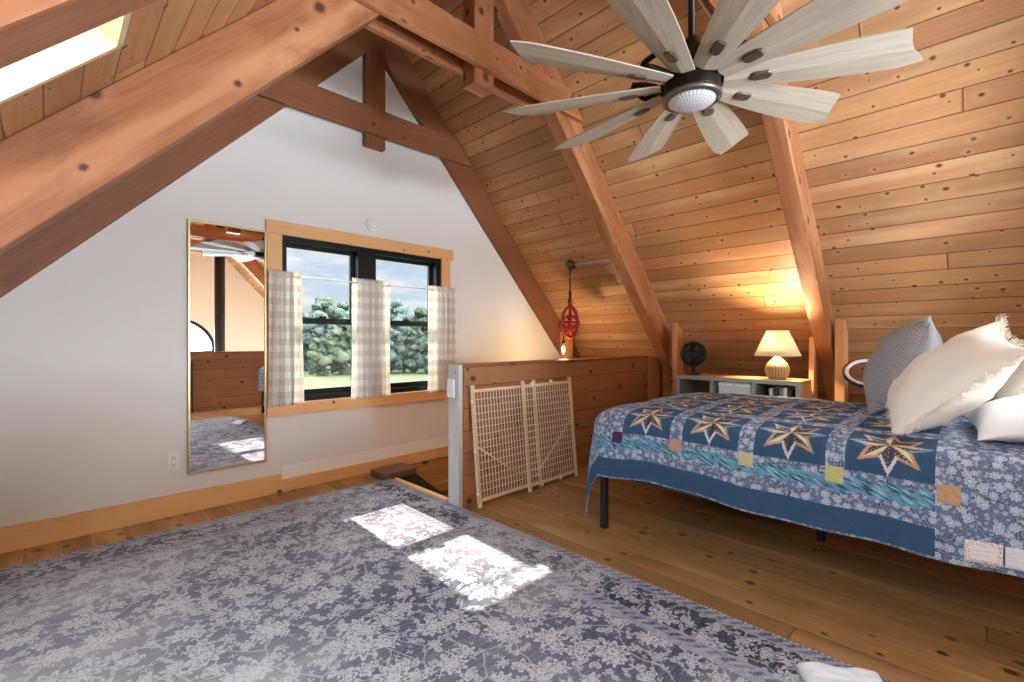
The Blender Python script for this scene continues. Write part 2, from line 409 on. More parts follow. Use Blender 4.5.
def prism(bm, poly, y0, y1, dirv=(1, 0)):
    """poly in (x,z), extruded along y; u along dirv"""
    dx, dz = dirv; k = math.hypot(dx, dz); dx /= k; dz /= k
    off = (random.random()*20, random.random()*20)
    U = lambda p: p[0]*dx + p[1]*dz + off[0]; W = lambda p: -p[0]*dz + p[1]*dx + off[1]
    a = [bm.verts.new((x, y0, z)) for x, z in poly]; b = [bm.verts.new((x, y1, z)) for x, z in poly]
    n = len(poly)
    face(bm, a, [(U(p), W(p)) for p in poly]); face(bm, list(reversed(b)), [(U(p), W(p)+.7) for p in reversed(poly)])
    for i in range(n):
        j = (i+1) % n; p, q = poly[i], poly[j]
        face(bm, [a[j], a[i], b[i], b[j]], [(U(q), W(q)+y0), (U(p), W(p)+y0), (U(p), W(p)+y1), (U(q), W(q)+y1)])

def root_loc(o):
    while o.parent is not None: o = o.parent
    return o.location

def obj(name, bm, mat, parent=None, bevel=0., seg=2, smooth=False, subsurf=0, solid=0.):
    me = bpy.data.meshes.new(name)
    if isinstance(bm, bmesh.types.BMesh):
        bmesh.ops.recalc_face_normals(bm, faces=bm.faces)
        if parent is not None: bmesh.ops.translate(bm, verts=bm.verts, vec=-root_loc(parent))
        bm.to_mesh(me); bm.free()
    o = bpy.data.objects.new(name, me); C.objects.link(o)
    for m in (mat if isinstance(mat, list) else [mat]): me.materials.append(m)
    if parent is not None: o.parent = parent
    if smooth:
        for p in me.polygons: p.use_smooth = True
    if solid: md = o.modifiers.new('thick', 'SOLIDIFY'); md.thickness = solid; md.offset = 0
    if bevel: md = o.modifiers.new('soft', 'BEVEL'); md.width = bevel; md.segments = seg; md.limit_method = 'ANGLE'; md.angle_limit = .6
    if subsurf: md = o.modifiers.new('sub', 'SUBSURF'); md.levels = md.render_levels = subsurf
    return o

def thing(name, label, cat, loc=(0, 0, 0), group=None):
    o = bpy.data.objects.new(name, None); C.objects.link(o); o.location = loc; o.empty_display_size = .1
    o['label'] = label; o['category'] = cat
    if group: o['group'] = group
    return o
def tag(o, label, cat, group=None):
    o['label'] = label; o['category'] = cat
    if group: o['group'] = group
    return o
def struct(o, label, cat): o['kind'] = 'structure'; o['label'] = label; o['category'] = cat; return o
def note(o, label): o['label'] = label; return o

def copy_tree(o, parent=None):
    c = o.copy(); C.objects.link(c); c.parent = parent
    for ch in list(o.children): copy_tree(ch, c)
    return c

# ------------------------------------------------------------------ the room
YW = 3.89                       # inside face of the gable wall
XR = 2.09                       # ridge
PM = 1.06; PK = math.hypot(1, PM)
BZ, LZ = 2.01, 1.63             # boards / rafter undersides: z at x=0 on the left slope
zl = lambda x, o=BZ: PM*x + o
zr = lambda x, o=BZ: PM*(2*XR - x) + o
YS = -5.2                       # inside face of the far gable
FRONT, BACK = YW, -1.45
HOLE = (2.14, 2.80)             # stairwell: x from, y from
LOWZ = -2.6

# floor
bm = newbm()
def fbox(x0, x1, y0, y1):
    vs = box(bm, (x0, y0, -.22), (x1, y1, 0.), grain=1, off=(0, -.051-.74))
fbox(-1.95, HOLE[0], BACK, FRONT); fbox(HOLE[0], 6.1, BACK, HOLE[1])
struct(obj('floor', bm, M['floor']), 'knotty golden pine plank floor of the loft', 'floor')
bm = newbm(); box(bm, (-2.2, YS-.2, LOWZ-.1), (6.4, YW+.2, LOWZ))
struct(obj('floor.001', bm, M['lowfloor']), 'lower storey floor seen down the stairwell', 'floor')

# roof slopes, with skylight holes in the left one
def slope(sign, y0, y1, holes):
    """faces of the board plane; sign -1 left, +1 right; s = distance down from the ridge"""
    bm = newbm(); S = (zl(XR) + .35)/PM*PK   # down to z=-0.35
    P = lambda s, y, t=0.: V((XR + sign*(s/PK + t*PM/PK), y, zl(XR) - s*PM/PK + t/PK))
    ys = sorted({y0, y1, *[h[0] for h in holes], *[h[1] for h in holes]}); ss = sorted({0., S, *[h[2] for h in holes], *[h[3] for h in holes]})
    for a, b in zip(ys, ys[1:]):
        for c, d in zip(ss, ss[1:]):
            if any(h[0] <= a < h[1] and h[2] <= c < h[3] for h in holes): continue
            face(bm, [P(c, a), P(d, a), P(d, b), P(c, b)], [(a, c), (a, d), (b, d), (b, c)])
            face(bm, [P(c, a, .22), P(d, a, .22), P(d, b, .22), P(c, b, .22)], [(a, c), (a, d), (b, d), (b, c)])
    return obj('ceiling', bm, M['ceil']), P
sk = lambda x: (XR - x)*PK
HOLES = [(1.29, 2.07, sk(.184), sk(-.75)), (-.23, .55, sk(.184), sk(-.75)), (-1.75, -.97, sk(.184), sk(-.75)), (-3.3, -2.5, sk(.184), sk(-.75))]  # only the first is in view, the rest are added for daylight
HOLER = [(-1.95, -.80, (3.15-XR)*PK, (4.45-XR)*PK)]  # opening added behind the camera to light the gable side
o, PR = slope(1, YS-.2, YW+.2, HOLER); struct(o, 'right slope of knotty pine ceiling boards above the bed', 'ceiling')
o, PL = slope(-1, YS-.2, YW+.2, HOLES); struct(o, 'left slope of pine ceiling boards around the skylight', 'ceiling')

# gable walls: triangle with a window opening (window_1)
WX0, WX1, WZ0, WZ1 = 1.31, 2.86, .70, 2.03
def gable(name, y0, y1, openings, zmin, mat, label):
    bm = newbm()
    xs = sorted({XR, -2.3, 6.5, *[o[0] for o in openings], *[o[1] for o in openings]})
    top = lambda x: (zl(x) if x <= XR else zr(x)) + .1
    for a, b in zip(xs, xs[1:]):
        spans = [(zmin, None)]
        cur = zmin; segs = []
        for o in sorted([o for o in openings if o[0] <= a and b <= o[1]], key=lambda o: o[2]):
            segs.append((cur, o[2])); cur = o[3]
        segs.append((cur, None))
        for z0, z1 in segs:
            ta, tb = (top(a), top(b)) if z1 is None else (z1, z1)
            ta = max(ta, z0); tb = max(tb, z0)
            for y in (y0, y1): face(bm, [(a, y, z0), (b, y, z0), (b, y, tb), (a, y, ta)], [(a, z0), (b, z0), (b, tb), (a, ta)])
    for o in openings:
        for (p, q) in (((o[0], o[2]), (o[1], o[2])), ((o[1], o[2]), (o[1], o[3])), ((o[1], o[3]), (o[0], o[3])), ((o[0], o[3]), (o[0], o[2]))):
            face(bm, [(p[0], y0, p[1]), (q[0], y0, q[1]), (q[0], y1, q[1]), (p[0], y1, p[1])])
    bmesh.ops.remove_doubles(bm, verts=bm.verts, dist=1e-5)
    return struct(obj(name, bm, mat), label, 'wall')
gable('wall_north', YW, YW+.18, [(WX0, WX1, WZ0, WZ1)], 0., M['wall'], 'white painted gable wall with the black window')
# below the loft floor the gable is lined with rough boards
bm = newbm(); box(bm, (-2.2, YW, LOWZ), (6.4, YW+.18, 0.)); struct(obj('wall_north.001', bm, M['rough']), 'rough wooden lining of the stairwell below floor level', 'wall')
bm = newbm(); box(bm, (2.10, YW-.09, -.32), (5.4, YW-.005, -.24)); struct(obj('trim_1', bm, M['stud'], bevel=.004), 'wooden ledger along the stairwell wall', 'trim')
ARC = (XR, .91, .80)            # arch window of the far gable
LW = (.2, 4.0, -2.1, .35)       # lower windows of the far gable, added unseen to let daylight in
gable('wall_south', YS-.18, YS, [(XR-.8, XR+.8, .91, 1.71), LW], LOWZ, M['cream'], 'cream far gable wall seen in the mirror')
# spandrels that turn the square opening into a half round
bm = newbm()
for y in (YS-.18, YS):
    for sg in (-1, 1):
        pts = [(ARC[0]+sg*.8, y, 1.71)] + [(ARC[0]+sg*.8*math.cos(a*PI/2/12), y, ARC[1]+.8*math.sin(a*PI/2/12)) for a in range(13)]
        face(bm, pts)
struct(obj('wall_south.001', bm, M['cream']), 'cream wall around the half round window', 'wall')
for nm, x in (('wall_west', -2.25), ('wall_east', 6.4)):
    bm = newbm(); box(bm, (x-.1, YS-.2, LOWZ), (x, YW+.2, .0)); struct(obj(nm, bm, M['cream']), 'wall of the lower storey under the eaves', 'wall')
bm = newbm(); box(bm, (-2.2, BACK-.02, LOWZ), (6.4, BACK, -.22)); struct(obj('wall_under_loft', bm, M['cream']), 'wall below the loft edge', 'wall')

# half walls
def halfwall(name, x0, x1, y0, y1, h, label, endmat=None):
    bm = newbm()
    for (z0, z1) in ((0., h-.012),):
        box(bm, (x0, y0, z0), (x1, y1, z1), grain=0, off=(.3, .094-.37))
    w = struct(obj(name, bm, M['siding']), label, 'wall')
    # v must be z on the faces seen: grain along x gives u=x, v=z on the y faces
    bm = newbm(); box(bm, (x0-.004, y0-.012, h-.02), (x1, y1+.012, h)); obj('cap_board', bm, M['timber_dark'], w, bevel=.004)
    return w
HW = halfwall('wall_stair', 2.115, 4.74, 2.60, 2.78, 1.02, 'half wall of brown pine boards guarding the stairwell')
bm = newbm(); box(bm, (2.075, 2.612, 0.), (2.113, 2.735, 1.022)); note(obj('end_post', bm, M['greypost'], HW, bevel=.004), 'grey painted end post')
halfwall('wall_rear', .0, 5.4, BACK-.1, BACK, 1.0, 'half wall of brown boards at the rear edge of the loft')
bm = newbm(); box(bm, (4.745, 2.59, 0.), (5.00, 2.72, 1.005)); tag(obj('stub_post', bm, M['stud'], bevel=.004), 'pale pine post closing the far end of the stair half wall', 'post')
bm = newbm(); box(bm, (5.01, 2.60, 0.), (5.10, 2.72, 1.0)); tag(obj('dark_stud', bm, M['timber_dark'], bevel=.004), 'dark stud between the pale end post and the rafter foot', 'post')

# base boards of the gable
bm = newbm(); box(bm, (-1.9, YW-.022, 0.), (1.31, YW-.001, .145)); struct(obj('baseboard_north', bm, M['trim'], bevel=.003), 'orange pine baseboard under the mirror', 'baseboard')
bm = newbm(); box(bm, (1.31, YW-.02, -.0), (5.4, YW-.001, .10)); struct(obj('baseboard_north.001', bm, M['trim'], bevel=.003), 'lower pine baseboard running over the stairwell', 'baseboard')
bm = newbm(); box(bm, (1.31, YW-.006, .10), (5.0, YW-.0005, .198)); struct(obj('trim_2', bm, M['wall_fresh']), 'strip of fresher white paint above the lower baseboard', 'trim')
bm = newbm(); box(bm, (2.11, 2.81, -.24), (2.155, YW-.03, .006)); struct(obj('trim_3', bm, M['trim'], bevel=.004), 'pine nosing along the stairwell edge', 'trim')

# ------------------------------------------------------------------ roof timbers
def rafter(sign, y0, y1, label, mat, group, off=LZ):
    bm = newbm(); X = lambda d: XR + sign*d
    zt_lo = PM*XR + off; zt_hi = PM*XR + BZ - .002
    dlo = zt_lo/PM; dhi = zt_hi/PM
    poly = [(X(0), zt_lo), (X(dlo), 0.002), (X(dhi), 0.002), (X(0), zt_hi)]
    prism(bm, poly, y0, y1, (sign, -PM))
    return tag(obj('roof_rafter', bm, mat, bevel=.006), label, 'rafter', group)
FR = [(-3.70, -3.58), (-2.18, -2.06), (-.66, -.54), (.86, .98), (2.38, 2.50)]
G = 'roof rafters'
lab = {(-1, 4): 'broad left rafter in front, sunlit orange pine beside the skylight', (1, 4): 'middle right rafter rising from the stair half wall past the fan',
       (-1, 3): 'left rafter crossing the top left picture corner below the skylight', (1, 3): 'right rafter between the table lamp and the grey pillow, behind the fan',
       (-1, 2): 'left rafter nearest behind the fan, seen only in the mirror', (1, 2): 'right rafter over the head of the bed, seen only in the mirror',
       (-1, 1): 'left rafter above the rear half wall', (1, 1): 'right rafter above the rear half wall', (-1, 0): 'left rafter next to the far cream gable', (1, 0): 'right rafter next to the far cream gable'}
for i, (a, b) in enumerate(FR):
    for s in (-1, 1): rafter(s, a, b, lab[(s, i)], M['timber'], G)
rafter(-1, YW-.07, YW-.002, 'dark left rafter flat against the white gable wall', M['timber_dark'], G)
rafter(1, YW-.07, YW-.002, 'right rafter flat against the white gable wall by the window', M['timber_dark'], G)

def collar(y0, y1, z0, z1, label, mat):
    bm = newbm(); h = lambda z: XR - (z - BZ)/PM   # half length at height z, to the boards
    prism(bm, [(XR-h(z0)+.03, z0), (XR+h(z0)-.03, z0), (XR+h(z1)-.03, z1), (XR-h(z1)+.03, z1)], y0, y1)
    return tag(obj('collar_tie', bm, mat, bevel=.004), label, 'tie beam', 'collar ties')
collar(YW-.115, YW-.075, 3.03, 3.26, 'collar tie crossing in front of the white gable wall', M['timber_dark'])
collar(2.335, 2.375, 3.03, 3.245, 'nearer board of the doubled collar tie left of the fan', M['timber'])
collar(2.505, 2.545, 3.03, 3.245, 'farther board of the doubled collar tie left of the fan', M['timber'])
for i, y in ((3, .86), (2, -.66), (1, -2.18), (0, -3.70)):
    nm = {3: 'above the fan rod', 2: 'behind the fan', 1: 'over the rear half wall', 0: 'next to the far gable'}[i]
    collar(y-.045, y-.005, 3.03, 3.245, f'nearer board of the doubled collar tie {nm}', M['timber'])
    collar(y+.125, y+.165, 3.03, 3.245, f'farther board of the doubled collar tie {nm}', M['timber'])
def kingpost(y0, y1, z0, label, mat, dx=0.):
    bm = newbm(); box(bm, (XR-.095+dx, y0, z0), (XR+.095+dx-abs(dx)*.5, y1, zl(XR)-.12)); return tag(obj('king_post', bm, mat, bevel=.004), label, 'post', 'king posts')
kingpost(YW-.072, YW-.004, 2.93, 'king post on the white gable wall, behind its collar tie', M['timber_dark'])
kingpost(2.378, 2.502, 2.93, 'king post clamped in the doubled collar tie left of the fan', M['timber'], .03)
kingpost(-.66, -.54, 2.89, 'king post behind the fan', M['timber']); kingpost(-2.18, -2.06, 2.89, 'king post over the rear half wall', M['timber'])

# studs either side of the right rafter feet, cut to the roof pitch
def stud(x, y0, y1, z1, label):
    bm = newbm(); prism(bm, [(x, 0.), (x+.14, 0.), (x+.14, zr(x+.14)-.01 if z1 is None else z1-.10), (x, (zr(x) if z1 is None else z1))], y0, y1, (0, 1))
    return tag(obj('rafter_stud', bm, M['stud'], bevel=.004), label, 'stud', 'studs beside the rafter feet')
stud(4.62, 2.195, 2.25, 1.38, 'pine stud beside the black desk fan, against the middle rafter foot')
stud(4.62, .983, 1.02, 1.225, 'thin pine stud left of the rafter foot, behind the bookcase end')
stud(4.62, .765, .835, 1.37, 'pine stud right of the rafter foot, left of the black hoop')
bm = newbm(); box(bm, (4.70, 3.70, 0.2), (4.82, 3.82, 1.30)); tag(obj('corner_post', bm, M['stud'], bevel=.004), 'short pine post behind the red pulley lamp, at the gable corner', 'post')

# ------------------------------------------------------------------ skylight (window_2..4)
def skylight(n, h, label, PL=PL):
    y0, y1, s0, s1 = h
    w = struct(thing(f'window_{n}', label, 'skylight', PL((s0+s1)/2, (y0+y1)/2)), label, 'skylight')
    P = PL; th = .22
    bm = newbm()
    e = .002
    for (a, b) in (((s0, y0), (s0, y1)), ((s1, y0), (s1, y1)), ((s0, y0), (s1, y0)), ((s0, y1), (s1, y1))):
        # boards lining the hole, two strips deep so that a joint shows
        nrm = V((0, -1, 0)) if False else None
        for t0, t1, ins in ((0, .07, .026), (.07, th+.05, .012)):
            (sa, ya), (sb, yb) = a, b
            q = [P(sa, ya, t0), P(sb, yb, t0), P(sb, yb, t1), P(sa, ya, t1)]
            L = (q[1]-q[0]).length
            cen = P((s0+s1)/2, (y0+y1)/2, (t0+t1)/2)
            mid = sum(q, V())/4; nn = (q[1]-q[0]).cross(q[2]-q[1]).normalized()
            if nn.dot(cen-mid) < 0: nn = -nn
            q2 = [p + nn*ins for p in q]
            o = (random.random()*9, random.random()*9)
            uvq = [(o[0], o[1]), (o[0]+L, o[1]), (o[0]+L, o[1]+t1-t0), (o[0], o[1]+t1-t0)]
            face(bm, q2, uvq); face(bm, q, uvq)
            for i in range(4): face(bm, [q[i], q[(i+1) % 4], q2[(i+1) % 4], q2[i]], [(o[0], o[1]), (o[0]+L, o[1]), (o[0]+L, o[1]+.02), (o[0], o[1]+.02)])
    obj('jamb', bm, M['jamb'], w)
    bm = newbm(); f = .05
    for (sa, sb, ya, yb) in ((s0, s0+f, y0, y1), (s1-f, s1, y0, y1), (s0+f, s1-f, y0, y0+f), (s0+f, s1-f, y1-f, y1)):
        lo = [P(sa, ya, .24), P(sb, ya, .24), P(sb, yb, .24), P(sa, yb, .24)]; hi = [P(sa, ya, .30), P(sb, ya, .30), P(sb, yb, .30), P(sa, yb, .30)]
        face(bm, lo); face(bm, hi)
        for i in range(4): face(bm, [lo[i], lo[(i+1) % 4], hi[(i+1) % 4], hi[i]])
    obj('sash', bm, M['white'], w)
    bm = newbm(); face(bm, [P(s0, y0, .27), P(s1, y0, .27), P(s1, y1, .27), P(s0, y1, .27)]); obj('glass', bm, M['glass'], w)
skylight(2, HOLES[0], 'skylight with bright pine lining in the left roof slope')
skylight(3, HOLES[1], 'added unseen skylight above the camera, lighting the near rug')  # added out of view to brighten the near left of the room
skylight(7, HOLES[2], 'added unseen opening in the left slope above the rear half wall')  # extra opening behind the camera, added for more daylight
skylight(8, HOLER[0], 'added unseen wide opening in the right slope, for light from behind', PR)  # added unseen so that light reaches the half wall and lower gable
skylight(4, HOLES[3], 'added unseen opening in the left slope by the far gable')  # another unseen opening added to bring in daylight

# ------------------------------------------------------------------ window_1
W1 = struct(thing('window_1', 'black double hung pair of windows in the white gable', 'window', ((WX0+WX1)/2, YW, WZ0)), 'black double hung pair of windows in the white gable', 'window')
bm = newbm(); box(bm, (1.19, YW-.028, 2.03), (3.00, YW-.001, 2.135)); obj('head_casing', bm, M['trim'], W1, bevel=.003)
for x0, x1 in ((1.20, 1.31), (2.86, 2.965)):
    bm = newbm(); box(bm, (x0, YW-.022, .70), (x1, YW-.001, 2.03)); obj('side_casing', bm, M['trim'], W1, bevel=.003)
bm = newbm(); box(bm, (1.19, YW-.05, .605), (2.97, YW-.001, .70)); obj('sill', bm, M['trim'], W1, bevel=.003)
bm = newbm()
yo, yi = YW+.13, YW+.0
for lo, hi in (((WX0, yi, 1.985), (WX1, yo, 2.03)), ((WX0, yi, .70), (WX1, yo, .745)), ((WX0, yi, .745), (1.345, yo, 1.985)), ((2.80, yi, .745), (WX1, yo, 1.985)), ((1.955, yi, .745), (2.13, yo, 1.985))):
    box(bm, lo, hi)
obj('frame', bm, M['black'], W1, bevel=.003)
for (x0, x1) in ((1.345, 1.955), (2.13, 2.80)):
    for (z0, z1, y) in ((1.335, 1.985, YW+.095), (.745, 1.385, YW+.06)):
        bm = newbm(); b = .034; tr = .028 if z1 > 1.5 else .045
        box(bm, (x0, y-.015, z0), (x0+b, y+.015, z1)); box(bm, (x1-b, y-.015, z0), (x1, y+.015, z1))
        box(bm, (x0+b, y-.015, z0), (x1-b, y+.015, z0+.045)); box(bm, (x0+b, y-.015, z1-tr), (x1-b, y+.015, z1))
        s = obj('sash', bm, M['black'], W1, bevel=.002)
        bm = newbm(); face(bm, [(x0+b, y, z0+.045), (x1-b, y, z0+.045), (x1-b, y, z1-tr), (x0+b, y, z1-tr)]); obj('pane', bm, M['glass'], s)
    bm = newbm(); face(bm, [(x0, YW+.118, .745), (x1, YW+.118, .745), (x1, YW+.118, 1.36), (x0, YW+.118, 1.36)]); obj('insect_screen', bm, M['screen'], W1)
    bm = newbm(); box(bm, ((x0+x1)/2-.03, YW+.02, 1.385), ((x0+x1)/2+.03, YW+.05, 1.402)); obj('sash_lock', bm, M['black'], W1, bevel=.003)

# curtain rod and three gingham cafe curtains
rod = thing('curtain_rod', 'thin white tension rod across the black window', 'curtain rod', (2.07, YW-.075, 1.70))
bm = newbm(); tube(bm, [(1.212, YW-.075, 1.70), (2.985, YW-.075, 1.70)], .006, 8); obj('rod', bm, M['white'], rod)
for x in (1.212, 2.985):
    bm = newbm(); tube(bm, [(x, YW-.075, 1.70), (x, YW-.02, 1.70)], .007, 8); obj('bracket', bm, M['white'], rod)
def curtain(x0, x1, label, seed, nw):
    bm = newbm(); rnd = random.Random(seed); nx, nz = 90, 44; z0, z1 = .685+rnd.random()*.02, 1.735
    ph = rnd.random()*6; rows = []
    l = bm.loops.layers.uv.active
    for j in range(nz+1):
        t = j/nz; z = z1 + (z0-z1)*t; row = []
        gather = .6 + .4*min(1, t*2.2)
        for i in range(nx+1):
            s = i/nx; a = s*nw*2*PI
            w = math.sin(a + ph + .5*math.sin(a*.5+seed)) + .35*math.sin(2.3*a + 2*ph)
            x = x0 + (x1-x0)*s + .010*math.sin(a*.7 + t*3)*t + (.012*(s-.5)*t)
            amp = (.008 if t < .06 else .022*gather)
            y = YW - .078 - amp*w*.9
            zz = z + (.008*math.sin(a*3.3) if j == 0 else 0) + (.006*math.sin(a*.8+ph) if j == nz else 0)
            row.append(bm.verts.new((x, y, zz)))
        rows.append(row)
    W = (x1-x0)*1.7
    for j in range(nz):
        for i in range(nx):
            f = bm.faces.new([rows[j][i], rows[j][i+1], rows[j+1][i+1], rows[j+1][i]]); f.smooth = True
            for lo_, (ii, jj) in zip(f.loops, ((i, j), (i+1, j), (i+1, j+1), (i, j+1))): lo_[l].uv = (ii/nx*W, (1-jj/nz)*1.05)
    return tag(obj('cafe_curtain', bm, M['gingham'], solid=.002), label, 'curtain', 'gingham cafe curtains on the window')
curtain(1.195, 1.44, 'left gingham cafe curtain, next to the tall mirror', 3, 4.)
curtain(1.86, 2.235, 'middle gingham cafe curtain, hanging over the window mullion', 8, 5.)
curtain(2.655, 2.985, 'right gingham cafe curtain, above the grey stair post', 14, 4.5)

# ------------------------------------------------------------------ things on the gable wall
mir = thing('wall_mirror', 'tall mirror in a thin gold frame left of the window', 'mirror', (.945, YW-.012, .27))
x0, x1, z0, z1 = .690, 1.195, .268, 2.040
bm = newbm(); fb = .014
for lo, hi in (((x0, YW-.030, z0), (x0+fb, YW-.003, z1)), ((x1-fb, YW-.030, z0), (x1, YW-.003, z1)), ((x0+fb, YW-.030, z0), (x1-fb, YW-.003, z0+fb)), ((x0+fb, YW-.030, z1-fb), (x1-fb, YW-.003, z1))): box(bm, lo, hi)
obj('frame', bm, M['brass'], mir, bevel=.002)
bm = newbm(); box(bm, (x0+fb, YW-.022, z0+fb), (x1-fb, YW-.005, z1-fb)); obj('glass', bm, M['mirror'], mir)
sd = thing('smoke_detector', 'round white smoke detector on the wall above the window', 'smoke detector', (2.09, YW, 2.25))
rx = Matrix.Rotation(PI/2, 3, 'X')
bm = newbm(); lathe(bm, [(.062, 0), (.062, .012), (.056, .024), (.03, .030), (.0, .0302)], (2.09, YW-.001, 2.25), 32, rx); obj('body', bm, M['white'], sd)
bm = newbm(); lathe(bm, [(.020, .026), (.020, .034), (.0, .035)], (2.09, YW-.001, 2.25), 20, rx, cap0=False); obj('test_button', bm, M['white'], sd)
bm = newbm(); lathe(bm, [(.042, .026), (.042, .0285), (.036, .031), (.036, .026)], (2.09, YW-.001, 2.25), 32, rx, cap0=False, cap1=False); obj('vent_ring', bm, M['greypost'], sd)
ol = thing('wall_outlet', 'white duplex outlet low on the wall left of the mirror', 'outlet', (.612, YW, .31))
bm = newbm(); box(bm, (.578, YW-.007, .312), (.648, YW-.001, .427)); obj('cover_plate', bm, M['white'], ol, bevel=.003)
for z in (.345, .394):
    bm = newbm(); lathe(bm, [(.017, 0), (.017, .004), (0., .0045)], (.613, YW-.006, z), 20, rx, cap0=False); r_ = obj('receptacle', bm, M['white'], ol)
    bm = newbm()
    for dx in (-.006, .006): box(bm, (.613+dx-.0012, YW-.0115, z-.002), (.613+dx+.0012, YW-.010, z+.007))
    box(bm, (.611, YW-.0115, z-.010), (.615, YW-.010, z-.006)); obj('slots', bm, M['slot'], r_)
sw = thing('light_switch', 'white rocker switch on the grey stair post', 'light switch', (2.07, 2.69, .785))
bm = newbm(); box(bm, (2.060, 2.655, .785), (2.0745, 2.733, .915)); obj('cover_plate', bm, M['white'], sw, bevel=.003)
bm = newbm(); box(bm, (2.056, 2.678, .82), (2.061, 2.710, .88)); obj('rocker', bm, M['white'], sw, bevel=.002)

# dark green guard board in the stairwell with a walnut cap
gb = thing('stair_guard', 'dark green sloping guard board with a brown cap at the stair head', 'stair guard', (2.2, 3.67, 0))
bm = newbm(); prism(bm, [(2.16, -.005), (2.36, -.005), (3.6, -1.03), (3.6, -1.5), (2.16, -1.5)], 3.60, 3.76, (1, -.8)); obj('panel', bm, M['green'], gb, bevel=.004)
bm = newbm(); box(bm, (2.02, 3.56, .0), (2.35, 3.79, .055)); obj('cap_rail', bm, M['cap'], gb, bevel=.006)

# ------------------------------------------------------------------ rug
def make_rug():
    bm = newbm(); box(bm, (RX0, RY0, .001), (RX1, RY1, .011), grain=0, off=(0, -.74))
    r = thing('floral_rug', 'large washed blue grey floral rug with a sun patch', 'rug', ((RX0+RX1)/2, (RY0+RY1)/2, 0))
    obj('pile', bm, M['rug'], r)
    bm = newbm()
    for a, b in (((RX0, RY0), (RX1, RY0)), ((RX1, RY0), (RX1, RY1)), ((RX1, RY1), (RX0, RY1)), ((RX0, RY1), (RX0, RY0))):
        n = 60; tube(bm, [(a[0]+(b[0]-a[0])*i/n, a[1]+(b[1]-a[1])*i/n, .0065) for i in range(n+1)], [.0055+.0014*(i % 2) for i in range(n+1)], 6)
    note(obj('serged_edge', bm, M['edge'], r), 'pale overlocked edge')
t = NT('rug_edge_thread'); u, v, _ = t.uv(); c = t.mix(t.step(t.mth('SINE', t.mul(u, 300.)), -.3, .3), lin(120, 116, 134), lin(188, 182, 186)); M['edge'] = t.done(t.bsdf(c, .95))
make_rug()
# white throw corner on the near rug corner
bm = newbm(); n = 28; rows = []
for j in range(n+1):
    row = []
    for i in range(n+1):
        a, b = i/n, j/n
        x = 1.925 + .53*.26*a - .85*.15*(1-b); y = .465 - .85*.26*a - .53*.15*(1-b)
        cr = min(a, 1-a, b, 1-b)
        z = .0165 + .028*min(1, cr*9)**.5 + .006*mnoise.noise(V((a*6, b*6, 1)))
        row.append(bm.verts.new((x, y, z)))
    rows.append(row)
for j in range(n):
    for i in range(n): bm.faces.new([rows[j][i], rows[j][i+1], rows[j+1][i+1], rows[j+1][i]])
th = obj('folded_throw', bm, M['blanket'], smooth=True, solid=.006); tag(th, 'corner of a folded white throw lying on the near rug edge', 'throw')

# ------------------------------------------------------------------ baby gate leaning on the half wall
gate = thing('baby_gate', 'wooden expanding baby gate with white mesh leaning on the half wall', 'baby gate', (2.75, 2.50, 0))
GW, GH = 1.135, .875
Mg = basis((2.175, 2.505, .0), (1, -.0, .0), (0, .075, 1.)) @ Matrix(((1, 0, -.022, 0), (0, 1, 0, 0), (0, 0, 1, 0), (0, 0, 0, 1))) 
def gpanel(xa, xb, dy, label):
    st = .034
    for x in (xa, xb-st):
        bm = newbm(); box(bm, (x, dy-.009, .0), (x+st, dy+.009, GH), Mg); obj('stile', bm, M['pale'], gate, bevel=.003)
    for z in (.035, GH-.055):
        bm = newbm(); box(bm, (xa+st, dy-.007, z), (xb-st, dy+.007, z+.024), Mg); obj('rail', bm, M['pale'], gate, bevel=.003)
    bm = newbm(); n = int((xb-xa-2*st)/.030); w = .0022
    for i in range(1, n):
        x = xa+st+(xb-xa-2*st)*i/n; box(bm, (x-w, dy-w, .059), (x+w, dy+w, GH-.055), Mg)
    for k in range(1, 15):
        z = .059+(GH-.114)*k/15; box(bm, (xa+st, dy-w, z-w), (xb-st, dy+w, z+w), Mg)
    note(obj('mesh_panel', bm, M['mesh'], gate), label)
M['mesh'] = plain('white_plastic_mesh', lin(240, 230, 208), .5)
gpanel(0., .69, .011, 'left white mesh panel'); gpanel(.505, GW, -.011, 'right white mesh panel')
for x, z in ((-.004, .10), (-.004, .40), (-.004, .76), (GW+.004, .10), (GW+.004, .80)):
    bm = newbm(); m3 = (Mg.to_3x3() @ Matrix.Rotation(PI/2, 3, 'Y')); lathe(bm, [(.0, -.008), (.010, -.006), (.012, 0.), (.010, .006), (0., .008)], Mg @ V((x, 0, z)), 14, m3, False, False); obj('bumper', bm, M['white'], gate)
for x, z, dx in ((.62, GH-.03, 0), (.66, .03, 0), (.90, .03, 0), (.86, GH-.02, 0)):
    bm = newbm(); box(bm, (x-.014, -.026, z-.012), (x+.014, -.010, z+.012), Mg); obj('slide_clip', bm, M['white'], gate, bevel=.003)
bm = newbm(); tube(bm, [Mg @ V((.03, .006, .43)), Mg @ V((.50, .006, .11))], .0065, 8); obj('notch_bar', bm, M['pale'], gate)
bm = newbm(); tube(bm, [Mg @ V((GW-.03, -.006, .50)), Mg @ V((.62, -.006, .12))], .0065, 8); obj('notch_bar', bm, M['pale'], gate)

